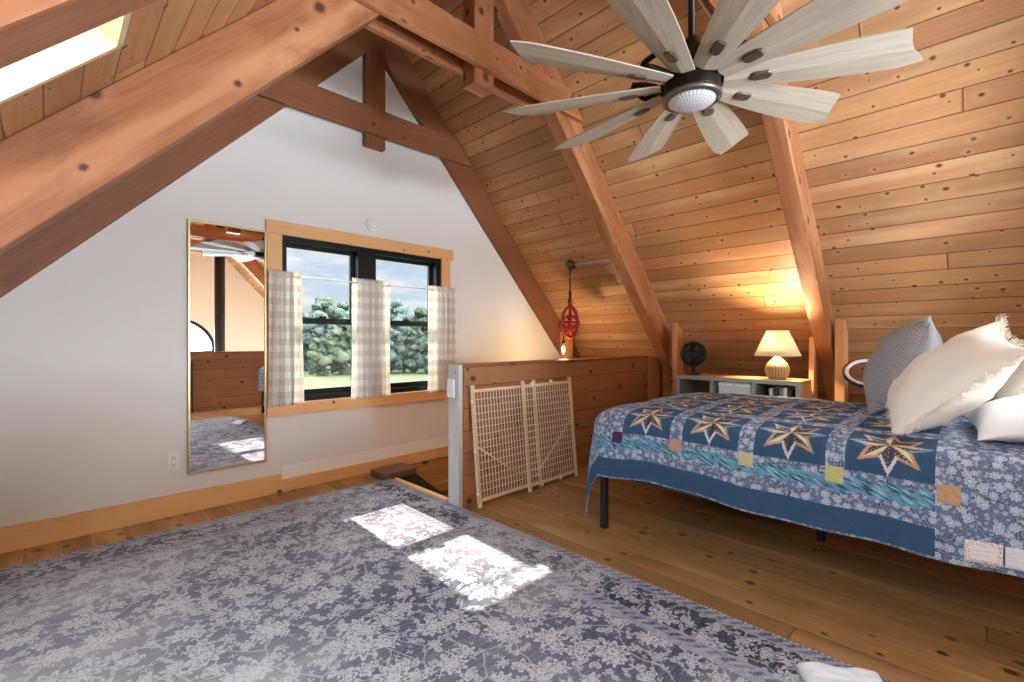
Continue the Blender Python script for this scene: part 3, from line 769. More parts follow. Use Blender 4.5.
# ------------------------------------------------------------------ bed
BX0, BX1, BY0, BY1 = 2.50, 4.02, -.62, 1.72
bed = thing('bed', 'low dark metal bed frame under the blue star quilt', 'bed', ((BX0+BX1)/2, (BY0+BY1)/2, 0))
bm = newbm()
for lo, hi in (((BX0, BY0, .345), (BX0+.03, BY1, .385)), ((BX1-.03, BY0, .345), (BX1, BY1, .385)), ((BX0+.03, BY1-.03, .345), (BX1-.03, BY1, .385)), ((BX0+.03, BY0, .345), (BX1-.03, BY0+.03, .385)), ((3.26, BY0+.03, .345), (3.29, BY1-.03, .385))): box(bm, lo, hi)
obj('rails', bm, M['metalbed'], bed, bevel=.003)
bm = newbm()
for i in range(14):
    y = BY0+.06+i*.165; box(bm, (BX0+.03, y, .37), (BX1-.03, y+.06, .386))
obj('slats', bm, M['metalbed'], bed)
for x, y in ((BX0+.02, BY1-.035), (BX1-.02, BY1-.035), (BX0+.02, BY0+.03), (BX1-.02, BY0+.03), (3.275, .66), (BX0+.02, .45), (BX1-.02, .45)):
    if (x, y) == (BX0+.02, .45): continue
    bm = newbm(); box(bm, (x-.02, y-.02, .0), (x+.02, y+.02, .345)); obj('leg', bm, M['metalbed'], bed, bevel=.003)
bm = newbm(); box(bm, (BX0+.01, BY0+.01, .387), (BX1-.01, BY1-.01, .675)); tag(obj('mattress', bm, M['mattress'], bevel=.05, seg=5), 'pale mattress under the blue quilt', 'mattress')

# the star quilt: a fine grid draped over the mattress, one colour per face
def make_quilt():
    G_ = .0048
    fx, fy = 2.565, 1.675          # where the edges start to roll over (front, foot)
    bx = 3.97
    rr = .10                       # roll radius
    topz = .745
    def hang(d, fl=0.):                    # distance past the edge -> (outward, down)
        q = rr*PI/2
        if d <= 0: return 0., 0.
        if d < q: a = d/rr; return rr*math.sin(a), rr*(1-math.cos(a))
        return rr + (.02 + fl)*(d-q), rr + (d-q)
    over = rr*PI/2 + (topz - rr - .338)
    a0, a1 = -over, (bx-fx) + over*.8
    b0, b1 = -over-.02, fy - (-.62)
    na, nb = int((a1-a0)/G_), int((b1-b0)/G_)
    Avec = a0 + (a1-a0)*np.arange(na+1)/na; Bvec = b0 + (b1-b0)*np.arange(nb+1)/nb
    W = bx-fx
    verts = np.zeros((nb+1, na+1, 3), np.float32)
    nz1 = lambda x, y, s=0.: mnoise.noise(V((x, y, s)))
    for j, b in enumerate(Bvec):
        db = -b if b < 0 else 0.
        for i, a in enumerate(Avec):
            da = -a if a < 0 else (a-W if a > W else 0.)
            sx = -1 if a < 0 else 1
            d = math.hypot(da, db)
            ca = min(max(a, 0), W); cb = max(b, 0)
            h, dn = hang(d, .14*math.sin(2*math.atan2(db, da)) if da > 0 and db > 0 else 0.)
            nx_, ny_ = (sx*da/d, db/d) if d > 0 else (0., 0.)
            if da > 0 and db > 0:   # the corner fold is pinched so that it hangs as a tail
                dn = dn*(1 + .10*math.sin(2*math.atan2(db, da)))
            crown = .055*math.sin(PI*min(max((ca+.1)/(W+.2), 0), 1))**.7 + .0*cb
            crown *= min(1., .35 + cb*2.2) if cb < .3 else 1.
            x = fx + ca + nx_*h; y = fy - cb + ny_*h
            z = topz - dn + crown
            hangf = min(1., max(0., (d-.12)/.2))
            wv = .012*nz1(a*3.1, b*3.1) + .006*nz1(a*9., b*9., 3.)
            z += wv*(1-hangf)
            if hangf > 0:
                along = b if da > db else a
                rip = (.018*math.sin(along*7.5 + 1.3) + .010*math.sin(along*17.) + .012*nz1(along*4., d*3.))*hangf
                x += nx_*rip; y += ny_*rip
                z += .014*math.sin(along*3.1 + .6)*hangf
                z -= max(0., (along - 1.5) if da > db else 0.)*.0
            verts[j, i] = (x, y, z)
    V_ = verts.reshape(-1, 3)
    idx = np.arange((na+1)*(nb+1)).reshape(nb+1, na+1)
    F_ = np.stack([idx[:-1, :-1], idx[:-1, 1:], idx[1:, 1:], idx[1:, :-1]], -1).reshape(-1, 4)
    me = bpy.data.meshes.new('star_quilt')
    me.vertices.add(len(V_)); me.vertices.foreach_set('co', V_.ravel())
    me.loops.add(F_.size); me.loops.foreach_set('vertex_index', F_.ravel().astype(np.int32))
    me.polygons.add(len(F_)); me.polygons.foreach_set('loop_start', np.arange(0, F_.size, 4, dtype=np.int32))
    me.polygons.foreach_set('use_smooth', np.ones(len(F_), bool))
    me.update(calc_edges=True); me.validate()
    uvl = me.uv_layers.new(name='UVMap')
    AA, BB = np.meshgrid(Avec, Bvec); uvv = np.stack([AA, BB], -1).reshape(-1, 2)[F_.ravel()]
    uvl.data.foreach_set('uv', uvv.astype(np.float32).ravel())
    # --- pattern per face
    a = ((Avec[:-1]+Avec[1:])/2)[None, :].repeat(nb, 0); b = ((Bvec[:-1]+Bvec[1:])/2)[:, None].repeat(na, 1)
    s = a - a0                                   # from the front hem upward and over
    yb = fy - b                                  # world y on the top; sash lines are at fixed y
    navy = np.array(lin(58, 92, 124)[:3]); col = np.tile(navy, (nb, na, 1))
    pais = np.zeros((nb, na)); teal = np.zeros((nb, na))
    pitch, sash = .368, .072
    s_b = .285                                    # block field starts
    y0 = 1.55                                   # foot-most sash centre
    ib = np.floor((y0 - yb)/pitch); fb_ = (y0 - yb)/pitch - ib      # along y
    ia = np.floor((s - s_b + .0)/pitch); fa = (s - s_b)/pitch - ia
    sh = sash/pitch/2
    inrow = (s > s_b) & (ia < 5); incol = (yb < y0 + sash/2) & (ib < 4)
    head = (y0 - yb) > 4*pitch - sash/2
    block = inrow & (ib >= 0) & (ib < 4) & (fb_ > sh) & (fb_ < 1-sh) & (fa < 1-2*sh)
    sashm = inrow & incol & ~block
    cross = inrow & incol & ((fb_ < sh) | (fb_ > 1-sh)) & (fa > 1-2*sh)
    pais[:] = np.where(sashm | head | (s < s_b) | (yb > y0+sash/2) | (ia >= 5), 1, 0)
    band = ~head
    dh = np.where(yb > y0 + sash/2, np.minimum(s, b - b0), s)      # distance from the nearest hem
    pais[band & (dh > .012) & (dh < .118)] = 0
    tb = band & (dh > .192) & (dh < .250)
    wob = .008*np.sin(yb*55) + .005*np.sin(yb*131+1)
    tb = band & (dh > .186+wob) & (dh < .252+wob*.8)
    teal[tb] = 1
    # star
    p = (fb_ - .5)/(.5-sh)*.5; q = (fa - (1-2*sh)/2)/(1-2*sh)
    r = np.hypot(p, q); th_ = np.arctan2(q, p) + .0
    k = np.round(th_/(PI/4)); de = th_ - k*PI/4; k = k.astype(int) % 8
    R, ro = .50, .27
    x_ = r*np.cos(de); y_ = r*np.abs(np.sin(de))
    cs, sn = ro*math.cos(PI/8), ro*math.sin(PI/8)
    lim = (R - x_)*sn/(R-cs)
    dia = block & (y_ < lim)
    seedb = (ia*7 + ib*13).astype(int)
    hsh = np.sin(p*95+seedb)*np.sin(q*85+seedb*2)
    L3 = lambda *c: np.array(lin(*c)[:3])
    flor = np.where(hsh[..., None] > .35, L3(160, 138, 122), np.where(hsh[..., None] < -.4, L3(86, 58, 66), L3(56, 74, 98)))
    half = de > 0; rim_ = y_ > lim - .042
    cream = [L3(222, 216, 178), L3(56, 74, 98), L3(222, 216, 178), L3(206, 200, 168), L3(90, 56, 84), L3(224, 218, 180), L3(120, 160, 184), L3(214, 206, 172)]
    rims = [L3(196, 166, 144), L3(206, 212, 220), L3(188, 156, 134), L3(120, 158, 182), L3(198, 168, 146), L3(182, 150, 128), L3(216, 214, 206), L3(150, 176, 196)]
    col[dia] = flor[dia]
    for kk in range(8):
        m_ = dia & (k == kk)
        col[m_ & half & ~rim_ & (y_ < .062) & (x_ < .44)] = cream[(kk + 3) % 8]
        col[m_ & rim_ & (x_ > .14)] = rims[(kk + 3) % 8]
    # small cornerstone squares where the sashing meets the border
    cc = [lin(84, 48, 92), lin(204, 160, 134), lin(206, 200, 160), lin(206, 206, 140), lin(196, 160, 124), lin(150, 110, 110)]
    for n_ in range(5):
        yc = y0 - n_*pitch
        msk = (np.abs(yb-yc) < .034) & (np.abs(s - .255) < .034)
        if n_ == 4: msk = (np.abs(yb-yc-.0) < .034) & (np.abs(s-.255) < .034)
        col[msk] = np.array(cc[n_][:3]); pais[msk] = 0; teal[msk] = 0
    col[cross] = np.array(lin(170, 160, 162)[:3]); pais[cross & (((ia+ib) % 2) == 0)] = 0
    def attr(nm, typ, arr):
        at = me.attributes.new(nm, typ, 'FACE')
        if typ == 'FLOAT': at.data.foreach_set('value', arr.astype(np.float32).ravel())
        else: at.data.foreach_set('color', np.concatenate([arr, np.ones((nb, na, 1))], -1).astype(np.float32).ravel())
    attr('patch', 'FLOAT_COLOR', col); attr('paisley', 'FLOAT', pais); attr('teal', 'FLOAT', teal)
    me.materials.append(M['quilt'])
    root = thing('star_quilt', 'blue patchwork quilt with pieced stars draped over the bed', 'quilt', (3.2, .5, .33))
    me.transform(Matrix.Translation(-V((3.2, .5, .33))))
    o = bpy.data.objects.new('cover', me); C.objects.link(o); o.parent = root
    md = o.modifiers.new('thick', 'SOLIDIFY'); md.thickness = .008; md.offset = 1
    # label patches near the front hem at the head end
    def patch(bA, bB, zA, zB, mat, nm):
        bm = newbm(); l = bm.loops.layers.uv.active; n = 14; rows = []
        for jz in range(6):
            row = []
            for ii in range(n+1):
                b = bA + (bB-bA)*ii/n; aa = a0 + zA + (zB-zA)*jz/5
                j = int(round((b-b0)/(b1-b0)*nb)); i = int(round((aa-a0)/(a1-a0)*na))
                p = V([float(c) for c in verts[j, i]]) + V((-.012, 0, .002)); row.append(bm.verts.new(p))
            rows.append(row)
        for jz in range(5):
            for ii in range(n):
                f = bm.faces.new([rows[jz][ii], rows[jz][ii+1], rows[jz+1][ii+1], rows[jz+1][ii]])
                for lo_, (q1, q2) in zip(f.loops, ((ii, jz), (ii+1, jz), (ii+1, jz+1), (ii, jz+1))): lo_[l].uv = (q1/n, q2/5)
        return obj(nm, bm, mat, root, smooth=True, solid=.002)
    note(patch(fy-.035, fy+.068, .022, .105, M['labelf'], 'label_patch'), 'white label patch with a floral border')
    note(patch(fy+.071, fy+.175, .026, .100, M['labelw'], 'label_patch'), 'plain white label patch')
t = NT('floral_bordered_label'); u, v, _ = t.uv()
e = t.mth('MINIMUM', t.mth('MINIMUM', u, t.sub(1., u)), t.mth('MINIMUM', t.mul(v, .8), t.mul(t.sub(1., v), .8)))
vo = t.vor(t.xyz(t.mul(u, 1.3), v), 16.); fl_ = t.mul(t.step(vo[0], .34, .26), t.step(e, .17, .13))
c = t.mix(fl_, lin(226, 226, 226), t.mix(.55, vo[1], lin(150, 96, 96)))
ln_ = t.mul(t.mul(t.step(t.mth('SINE', t.mul(v, 34.)), .6, .8), t.step(e, .2, .24)), t.step(t.noise(t.xyz(t.mul(u, 30.), v), 1., 1.), .42, .5))
M['labelf'] = t.done(t.bsdf(t.mix(t.mul(ln_, .3), c, lin(120, 124, 134)), .9))
t = NT('plain_label'); u, v, _ = t.uv()
ln_ = t.mul(t.step(t.mth('SINE', t.mul(v, 40.)), .6, .8), t.step(t.noise(t.xyz(t.mul(u, 30.), v), 1., 1.), .42, .5))
M['labelw'] = t.done(t.bsdf(t.mix(t.mul(ln_, .25), lin(214, 220, 228), lin(110, 120, 140)), .9))
make_quilt()

# ------------------------------------------------------------------ pillows
def pillow_bm(w, h, th, Mx, pinch=.10, seed=0, n=26, p=.55, wr=.012, corner=.0):
    bm = newbm(); l = bm.loops.layers.uv.active
    def pos(u, v, sd):
        edge = max(1-u*u, 0)*max(1-v*v, 0)
        k = edge**p
        x = u*w/2*(1 - pinch*(1-v*v)*abs(u)**2 + corner*abs(u*v)**3); y = v*h/2*(1 - pinch*(1-u*u)*abs(v)**2 + corner*abs(u*v)**3)
        z = sd*th/2*k + wr*mnoise.noise(V((u*2.2+seed, v*2.2, sd*1.3+seed)))*(.3+k) + wr*.5*mnoise.noise(V((u*6+seed, v*6, sd)))*k
        return Mx @ V((x, y, z))
    g = {}
    for sd in (1, -1):
        for j in range(n+1):
            for i in range(n+1):
                u, v = -1+2*i/n, -1+2*j/n
                # denser towards the rim
                u, v = math.sin(u*PI/2), math.sin(v*PI/2)
                if sd == -1 and (i in (0, n) or j in (0, n)): g[(sd, i, j)] = g[(1, i, j)]; continue
                g[(sd, i, j)] = bm.verts.new(pos(u, v, sd))
        for j in range(n):
            for i in range(n):
                q = [(i, j), (i+1, j), (i+1, j+1), (i, j+1)]
                f = bm.faces.new([g[(sd,)+c] for c in q]); f.smooth = True
                for lo_, c in zip(f.loops, q): lo_[l].uv = (math.sin((-1+2*c[0]/n)*PI/2)*w/2, math.sin((-1+2*c[1]/n)*PI/2)*h/2)
    rim = [g[(1, i, 0)].co.copy() for i in range(n)] + [g[(1, n, j)].co.copy() for j in range(n)] + [g[(1, n-i, n)].co.copy() for i in range(n)] + [g[(1, 0, n-j)].co.copy() for j in range(n)]
    return bm, rim

def fringe_bm(rim, Mx, length, seed):
    bm = newbm(); rnd = random.Random(seed); N = len(rim); cen = sum(rim, V())/N
    nrm = (Mx.to_3x3() @ V((0, 0, 1))).normalized()
    for i in range(N):
        a, b = rim[i], rim[(i+1) % N]; sub = max(1, int((b-a).length/.006))
        for k in range(sub):
            p = a.lerp(b, k/sub); q = a.lerp(b, (k+.85)/sub)
            od = (p-cen); od = (od - nrm*od.dot(nrm)).normalized()
            L = length*(.55+.6*rnd.random()); off = nrm*(rnd.random()-.5)*length*.9
            tdir = (q-p)*(rnd.random()-.5)*1.5
            face(bm, [p, q, q+od*L+off+tdir, p+od*L+off+tdir])
            off2 = nrm*(rnd.random()-.5)*length*1.2
            face(bm, [p+nrm*.002, q+nrm*.002, q+od*L*.8+off2, p+od*L*.8+off2])
    return bm

def pillow(name, label, cen, xd, zd, w, h, th, mat, seed, fringe=0., group='pillows on the bed', **kw):
    Mx = basis(cen, xd, zd)
    r = thing(name, label, 'pillow', cen, group)
    bm, rim = pillow_bm(w, h, th, Mx, seed=seed, **kw)
    obj('cushion', bm, mat, r, smooth=True)
    if fringe: obj('fringe', fringe_bm(rim, Mx, fringe, seed), mat, r)
    return r
# local x: across the bed, local z: the face that looks to the foot of the bed
pillow('knit_pillow', 'grey blue waffle knit pillow standing at the front of the pillows', (3.43, .305, 1.06), (1, .04, .06), (-.18, .9, .40), .50, .57, .29, M['knit'], 2, corner=.04)
pillow('fringed_pillow', 'large cream pillow with frayed edges leaning over the knit pillow', (2.94, .100, 1.015), (.952, .127, .24), (-.281, .684, .655), .52, .59, .25, M['creamcloth'], 5, .034, corner=.05, wr=.02)
pillow('bed_pillow', 'white pillow lying low at the right picture edge under the cream one', (2.92, -.205, .895), (.98, .1, .03), (-.12, .30, .93), .64, .50, .17, M['whitecloth'], 9)
pillow('bed_pillow', 'white frayed pillow propped behind the cream one at the picture edge', (3.50, -.20, 1.07), (.98, .05, .06), (-.1, .80, .55), .60, .48, .13, M['creamcloth'], 12, .02)

# ------------------------------------------------------------------ bookcase and what is on it
bc = thing('bookcase', 'low grey bookcase with a wooden top between the rafter feet', 'bookcase', (4.38, 1.49, 0))
X0, X1, Y0, Y1, ZT = 4.20, 4.55, .985, 2.005, .87
bm = newbm(); box(bm, (X0+.005, Y0, ZT-.03), (X1, Y1, ZT), grain=1); obj('top', bm, M['shelfwood'], bc, bevel=.003)
bm = newbm(); box(bm, (X0-.006, Y0-.004, ZT-.034), (X0+.006, Y1+.004, ZT+.002), grain=1); note(obj('front_edge', bm, M['grey_paint'], bc, bevel=.002), 'grey painted front edge')
ys = [Y0, Y0+.33, Y0+.70, Y1]
for k, y in enumerate((Y0, Y0+.33, Y0+.68, Y1-.03)):
    bm = newbm(); box(bm, (X0, y, .0), (X1, y+.03, ZT-.03), grain=2); obj('side_panel' if k in (0, 3) else 'divider', bm, M['grey_paint'] if k else M['shelfwood'], bc, bevel=.002)
    if k == 0:
        bm = newbm(); box(bm, (X0-.006, y-.003, 0), (X0+.004, y+.033, ZT-.03), grain=2); obj('side_edge', bm, M['grey_paint'], bc, bevel=.002)
for z in (.05, .44):
    bm = newbm(); box(bm, (X0+.004, Y0+.03, z), (X1-.012, Y1-.03, z+.025), grain=1); obj('shelf', bm, M['grey_paint'], bc)
bm = newbm(); box(bm, (X1-.010, Y0+.03, .05), (X1, Y1-.03, ZT-.03)); obj('back_panel', bm, M['dark_in'], bc)
bx = thing('storage_box', 'white and grey box with a scalloped rim in the middle cubby', 'box', (4.36, 1.50, .465))
bm = newbm(); box(bm, (4.23, 1.36, .467), (4.50, 1.63, .80)); obj('body', bm, plain('box_card', lin(196, 204, 214), .6), bx, bevel=.006)
bm = newbm()
for i in range(4):
    y = 1.363+i*.066; face(bm, [(4.2285, y, .822), (4.2285, y+.033, .79), (4.2285, y+.066, .822), (4.2285, y+.066, .826), (4.2285, y, .826)])
box(bm, (4.228, 1.355, .800), (4.505, 1.635, .812)); obj('scalloped_lid', bm, M['white'], bx)
for i, (y, h, c, l_) in enumerate(((1.05, .33, (60, 50, 46), 'dark book at the right end of the bookcase row'), (1.085, .345, (226, 224, 218), 'white spined book in the right cubby'), (1.115, .335, (120, 126, 132), 'grey book in the right cubby'),
                                    (1.15, .34, (40, 48, 64), 'navy book in the right cubby'), (1.19, .33, (206, 200, 190), 'cream book in the right cubby'))):
    bk = thing('book', l_, 'book', (4.3, y, .467), 'books in the bookcase')
    bm = newbm(); box(bm, (4.225, y, .4675), (4.42, y+.026, .4675+h)); obj('cover', bm, plain('book_cloth_'+str(i), lin(*c), .6), bk, bevel=.003)
    bm = newbm(); box(bm, (4.24, y+.003, .4675+h-.001), (4.422, y+.023, .4675+h+.0005)); obj('pages', bm, M['creamcloth'], bk)

# rattan lamp
lx, ly, lz = 4.335, 1.185, .872
lamp = thing('table_lamp', 'lit table lamp with woven gourd base and cream shade', 'lamp', (lx, ly, lz))
bm = newbm(); lathe(bm, [(.060, 0), (.066, .006), (.082, .03), (.092, .07), (.090, .10), (.074, .135), (.046, .165), (.026, .185), (.020, .20), (.022, .208)], (lx, ly, lz), 40); obj('base', bm, M['rattan'], lamp)
bm = newbm(); lathe(bm, [(.008, .205), (.008, .26), (.016, .262), (.016, .30), (.0, .302)], (lx, ly, lz), 14); obj('socket', bm, M['brass'], lamp)
bm = newbm(); lathe(bm, [(.172, .198), (.082, .405)], (lx, ly, lz), 48, None, False, False); obj('lamp_shade', bm, M['shade'], lamp, solid=.002, smooth=True)
for z, r in ((.198, .172), (.405, .082)):
    bm = newbm(); tube(bm, [(lx+r*math.cos(a*PI/24), ly+r*math.sin(a*PI/24), lz+z) for a in range(48)], .002, 6, closed=True); obj('shade_ring', bm, M['creamcloth'], lamp)
bm = newbm()
for k in range(3): tube(bm, [(lx, ly, lz+.385), (lx+.082*math.cos(k*2*PI/3), ly+.082*math.sin(k*2*PI/3), lz+.405)], .0016, 6)
obj('shade_spider', bm, M['brass'], lamp)
bm = newbm(); lathe(bm, [(.0, .302), (.022, .315), (.03, .34), (.022, .362), (0., .37)], (lx, ly, lz), 20, None, False, False); obj('bulb', bm, M['bulb'], lamp)

# black desk fan
fx_, fy_, fz_ = 4.33, 1.90, .872
df = thing('desk_fan', 'small black desk fan at the left end of the bookcase', 'fan', (fx_, fy_, fz_))
bm = newbm(); lathe(bm, [(.07, 0), (.072, .006), (.05, .02), (.018, .026), (.016, .10), (.0, .10)], (fx_, fy_, fz_), 28); obj('stand', bm, M['blackp'], df)
fd = V((-.92, -.30, .08)).normalized(); m3 = basis((0, 0, 0), fd.orthogonal(), fd).to_3x3(); fc = V((fx_, fy_, fz_+.195))
bm = newbm(); lathe(bm, [(.03, -.10), (.045, -.06), (.045, -.02), (.0, -.015)], fc, 24, m3, True, False); lathe(bm, [(.045, -.045), (.10, -.038), (.113, -.012), (.110, -.010), (.098, -.034), (.045, -.040)], fc, 32, m3, False, False); obj('motor', bm, M['blackp'], df)
bm = newbm()
for r in (.03, .045, .06, .075, .09, .105): tube(bm, [fc + m3 @ V((r*math.cos(a*PI/20), r*math.sin(a*PI/20), .035*(1-(r/.115)**2)+.012)) for a in range(40)], .0014, 5, closed=True)
tube(bm, [fc + m3 @ V((.112*math.cos(a*PI/20), .112*math.sin(a*PI/20), 0)) for a in range(40)], .007, 8, closed=True)
for k in range(28): tube(bm, [fc + m3 @ V((r*math.cos(k*PI/14), r*math.sin(k*PI/14), s_*(.035*(1-(r/.115)**2)+.012))) for r in (.024, .07, .112) for s_ in (1,)], .0012, 4)
for k in range(28): tube(bm, [fc + m3 @ V((r*math.cos(k*PI/14), r*math.sin(k*PI/14), -.045*(1-(r/.115)**2)-.008)) for r in (.03, .07, .112)], .0014, 4)
obj('grille', bm, M['blackp'], df)
for k in range(4):
    bm = newbm(); a = k*PI/2; q = []
    for r, w, zz in ((.02, .25, .004), (.06, .5, .012), (.098, .42, .010)):
        q.append((fc + m3 @ V((r*math.cos(a-w), r*math.sin(a-w), -zz)), fc + m3 @ V((r*math.cos(a+w), r*math.sin(a+w), zz))))
    for (p0, p1), (p2, p3) in zip(q, q[1:]): face(bm, [p0, p1, p3, p2])
    obj('blade', bm, M['blackp'], df, solid=.002)
bm = newbm(); lathe(bm, [(.026, .044), (.024, .052), (.0, .053)], fc, 20, m3); obj('hub_badge', bm, M['slot'], df)

# hoop lamp behind the grey pillow
hl = thing('hoop_lamp', 'black and white hoop on a black stem behind the grey pillow', 'hoop lamp', (4.30, .60, 0))
hc = V((4.30, .565, .955)); md_ = basis(hc, (.18, -1, .0), (-.62, -.1, .78))
def ring3(r, zz=0.): return [md_ @ V((r*math.cos(a*PI/24), r*math.sin(a*PI/24), zz)) for a in range(48)]
bm = newbm(); tube(bm, ring3(.150), .014, 8, closed=True); obj('hoop', bm, M['blackp'], hl)
bm = newbm(); tube(bm, ring3(.136, .006), .014, 8, closed=True); note(obj('diffuser', bm, M['ringglow'], hl), 'white inner ring')
bm = newbm(); tube(bm, [md_ @ V((.0, -.15, 0)), V((4.32, .535, .72)), V((4.36, .50, .40)), V((4.36, .50, .02))], .013, 8); obj('stem', bm, M['blackp'], hl)
bm = newbm(); tube(bm, [md_ @ V((.02, -.14, 0)), md_ @ V((.02, .0, -.01)), md_ @ V((.02, .05, -.01))], .018, 8); obj('bracket', bm, M['blackp'], hl)
bm = newbm(); lathe(bm, [(.11, 0), (.11, .012), (.02, .03), (.0, .03)], (4.36, .50, .001), 28); obj('foot', bm, M['blackp'], hl)

# ------------------------------------------------------------------ ceiling fan
fc = V((2.09, .925, 2.375))
fan = thing('ceiling_fan', 'large ten blade ceiling fan with weathered grey wooden blades', 'ceiling fan', fc)
bm = newbm(); tube(bm, [fc+V((0, 0, .13)), fc+V((0, 0, 3.0-2.375+1.0))], .016, 14); obj('down_rod', bm, M['bronze'], fan)
bm = newbm(); lathe(bm, [(.0, .215), (.02, .213), (.032, .20), (.045, .165), (.05, .15), (.0, .15)], fc, 28, None, False, False); obj('collar', bm, M['bronze'], fan)
bm = newbm(); lathe(bm, [(.0, .152), (.066, .150), (.074, .13), (.076, .06), (.12, .035), (.124, .02), (.124, -.055), (.112, -.062), (.0, -.062)], fc, 40, None, False, False); obj('motor_housing', bm, M['bronze'], fan, bevel=.002)
bm = newbm(); lathe(bm, [(.100, -.056), (.126, -.058), (.130, -.066), (.126, -.078), (.106, -.082), (.100, -.072)], fc, 48, None, False, False); obj('light_ring', bm, M['galv2'] if 'galv2' in M else plain('pewter_ring', lin(112, 106, 98), .35, .8), fan)
gl_ = bpy.data.objects.new('light_glass', None)
bm = newbm(); lathe(bm, [(.107, -.074), (.100, -.086), (.08, -.098), (.05, -.106), (.02, -.109), (0., -.1095)], V((0, 0, 0)), 48, None, False, False)
me = bpy.data.meshes.new('light_glass'); bmesh.ops.recalc_face_normals(bm, faces=bm.faces); bm.to_mesh(me); bm.free(); me.materials.append(M['fanglass'])
bpy.data.objects.remove(gl_); g_ = bpy.data.objects.new('light_glass', me); C.objects.link(g_); g_.parent = fan
for k in range(5):                  # each bracket loops out from the motor and ties two blades together
    a0 = math.radians(8 + 72*k); a1 = a0 + math.radians(36); bm = newbm()
    path = [(.115, a0+.22, .0), (.16, a0+.10, .022), (.21, a0+.03, .036)] + [(.262, a0+(a1-a0)*t_/10, .040) for t_ in range(11)] + [(.21, a1-.03, .036), (.16, a1-.10, .022), (.115, a1-.22, .0)]
    tube(bm, [fc + V((r*math.cos(a), r*math.sin(a), z)) for r, a, z in path], .0125, 8); obj('blade_bracket', bm, M['bronze'], fan)
def blade(ang):
    a = math.radians(ang); Rz = Matrix.Translation(fc) @ Matrix.Rotation(a, 4, 'Z')
    pit = Matrix.Rotation(math.radians(-14), 4, 'X')
    bm = newbm(); l = bm.loops.layers.uv.active
    n, m = 26, 8; r0, r1 = .135, .905; top = {}; off = random.random()*30
    for side in (0, 1):
        for i in range(n+1):
            s = i/n; r = r0 + (r1-r0)*s
            w = .052 + .050*math.sin(min(s*1.18, 1.0)*PI/2)
            if s > .86: w *= 1 - .22*((s-.86)/.14)**1.5
            for j in range(m+1):
                q = -1 + 2*j/m
                rr_ = r - (.15*(s**14))*(1-q)*.5 - .012*(s**8)*q*q
                z = .010*abs(q) - (.0055 if side else 0.) - .0 + .0
                top[(side, i, j)] = bm.verts.new(Rz @ Matrix.Translation((0, 0, -.008)) @ pit @ V((rr_, q*w, z)))
    for side in (0, 1):
        for i in range(n):
            for j in range(m):
                q = [(i, j), (i+1, j), (i+1, j+1), (i, j+1)]
                f = bm.faces.new([top[(side,)+c] for c in q])
                for lo_, c in zip(f.loops, q): lo_[l].uv = (c[0]/n*.77+off, c[1]/m*.17+off)
    for i in range(n):
        for j in (0, m): bm.faces.new([top[(0, i, j)], top[(0, i+1, j)], top[(1, i+1, j)], top[(1, i, j)]])
    for j in range(m):
        for i in (0, n): bm.faces.new([top[(0, i, j)], top[(0, i, j+1)], top[(1, i, j+1)], top[(1, i, j)]])
    b = obj('blade', bm, M['blade'], fan)
    bm = newbm(); Mb = Rz @ Matrix.Translation((0, 0, -.008)) @ pit
    pts = [(.240, -.013), (.255, -.025), (.312, -.025), (.328, -.013), (.328, .013), (.312, .025), (.255, .025), (.240, .013)]
    lo = [bm.verts.new(Mb @ V((x, y, -.006))) for x, y in pts]; hi = [bm.verts.new(Mb @ V((.284+(x-.284)*.85, y*.8, -.0135))) for x, y in pts]
    bm.faces.new(lo); bm.faces.new(hi)
    for i in range(8): bm.faces.new([lo[i], lo[(i+1) % 8], hi[(i+1) % 8], hi[i]])
    obj('medallion', bm, M['medallion'], b)
    bm = newbm(); box(bm, (.10, -.014, .0), (.25, .014, .012), Rz); obj('blade_iron', bm, M['bronze'], b)
for k in range(10): blade(8 + 36*k)
# steel conduit running up to the fan along the roof
bm = newbm(); tube(bm, [V((2.60, 1.383, 3.668)), V((3.239, 1.071, 2.990))], .011, 8)
tag(obj('conduit_pipe', bm, M['galv']), 'short steel conduit on the ceiling boards above the fan', 'conduit', 'steel conduits')

# ------------------------------------------------------------------ red pulley lamp
px_, py_ = 4.145, 3.21; pz = zr(px_)
pul = thing('pulley_lamp', 'hanging lamp made from a red pulley over the stairwell', 'pendant lamp', (px_, py_, pz))
nr = V((-PM, 0, -1)).normalized(); m3 = basis((0, 0, 0), (0, 1, 0), nr).to_3x3()
bm = newbm(); lathe(bm, [(.062, 0), (.062, .025), (.05, .034), (.0, .036)], (px_, py_, pz), 28, m3); obj('canopy', bm, M['galv_d'] if 'galv_d' in M else plain('grey_junction_box', lin(96, 92, 88), .45, .5), pul)
bm = newbm(); tube(bm, [(px_-.02, py_, pz-.03), (px_-.02, py_, 1.70)], .008, 8); obj('cord', bm, M['cord'], pul)
cx, cy, cz = px_-.02, py_, 1.40
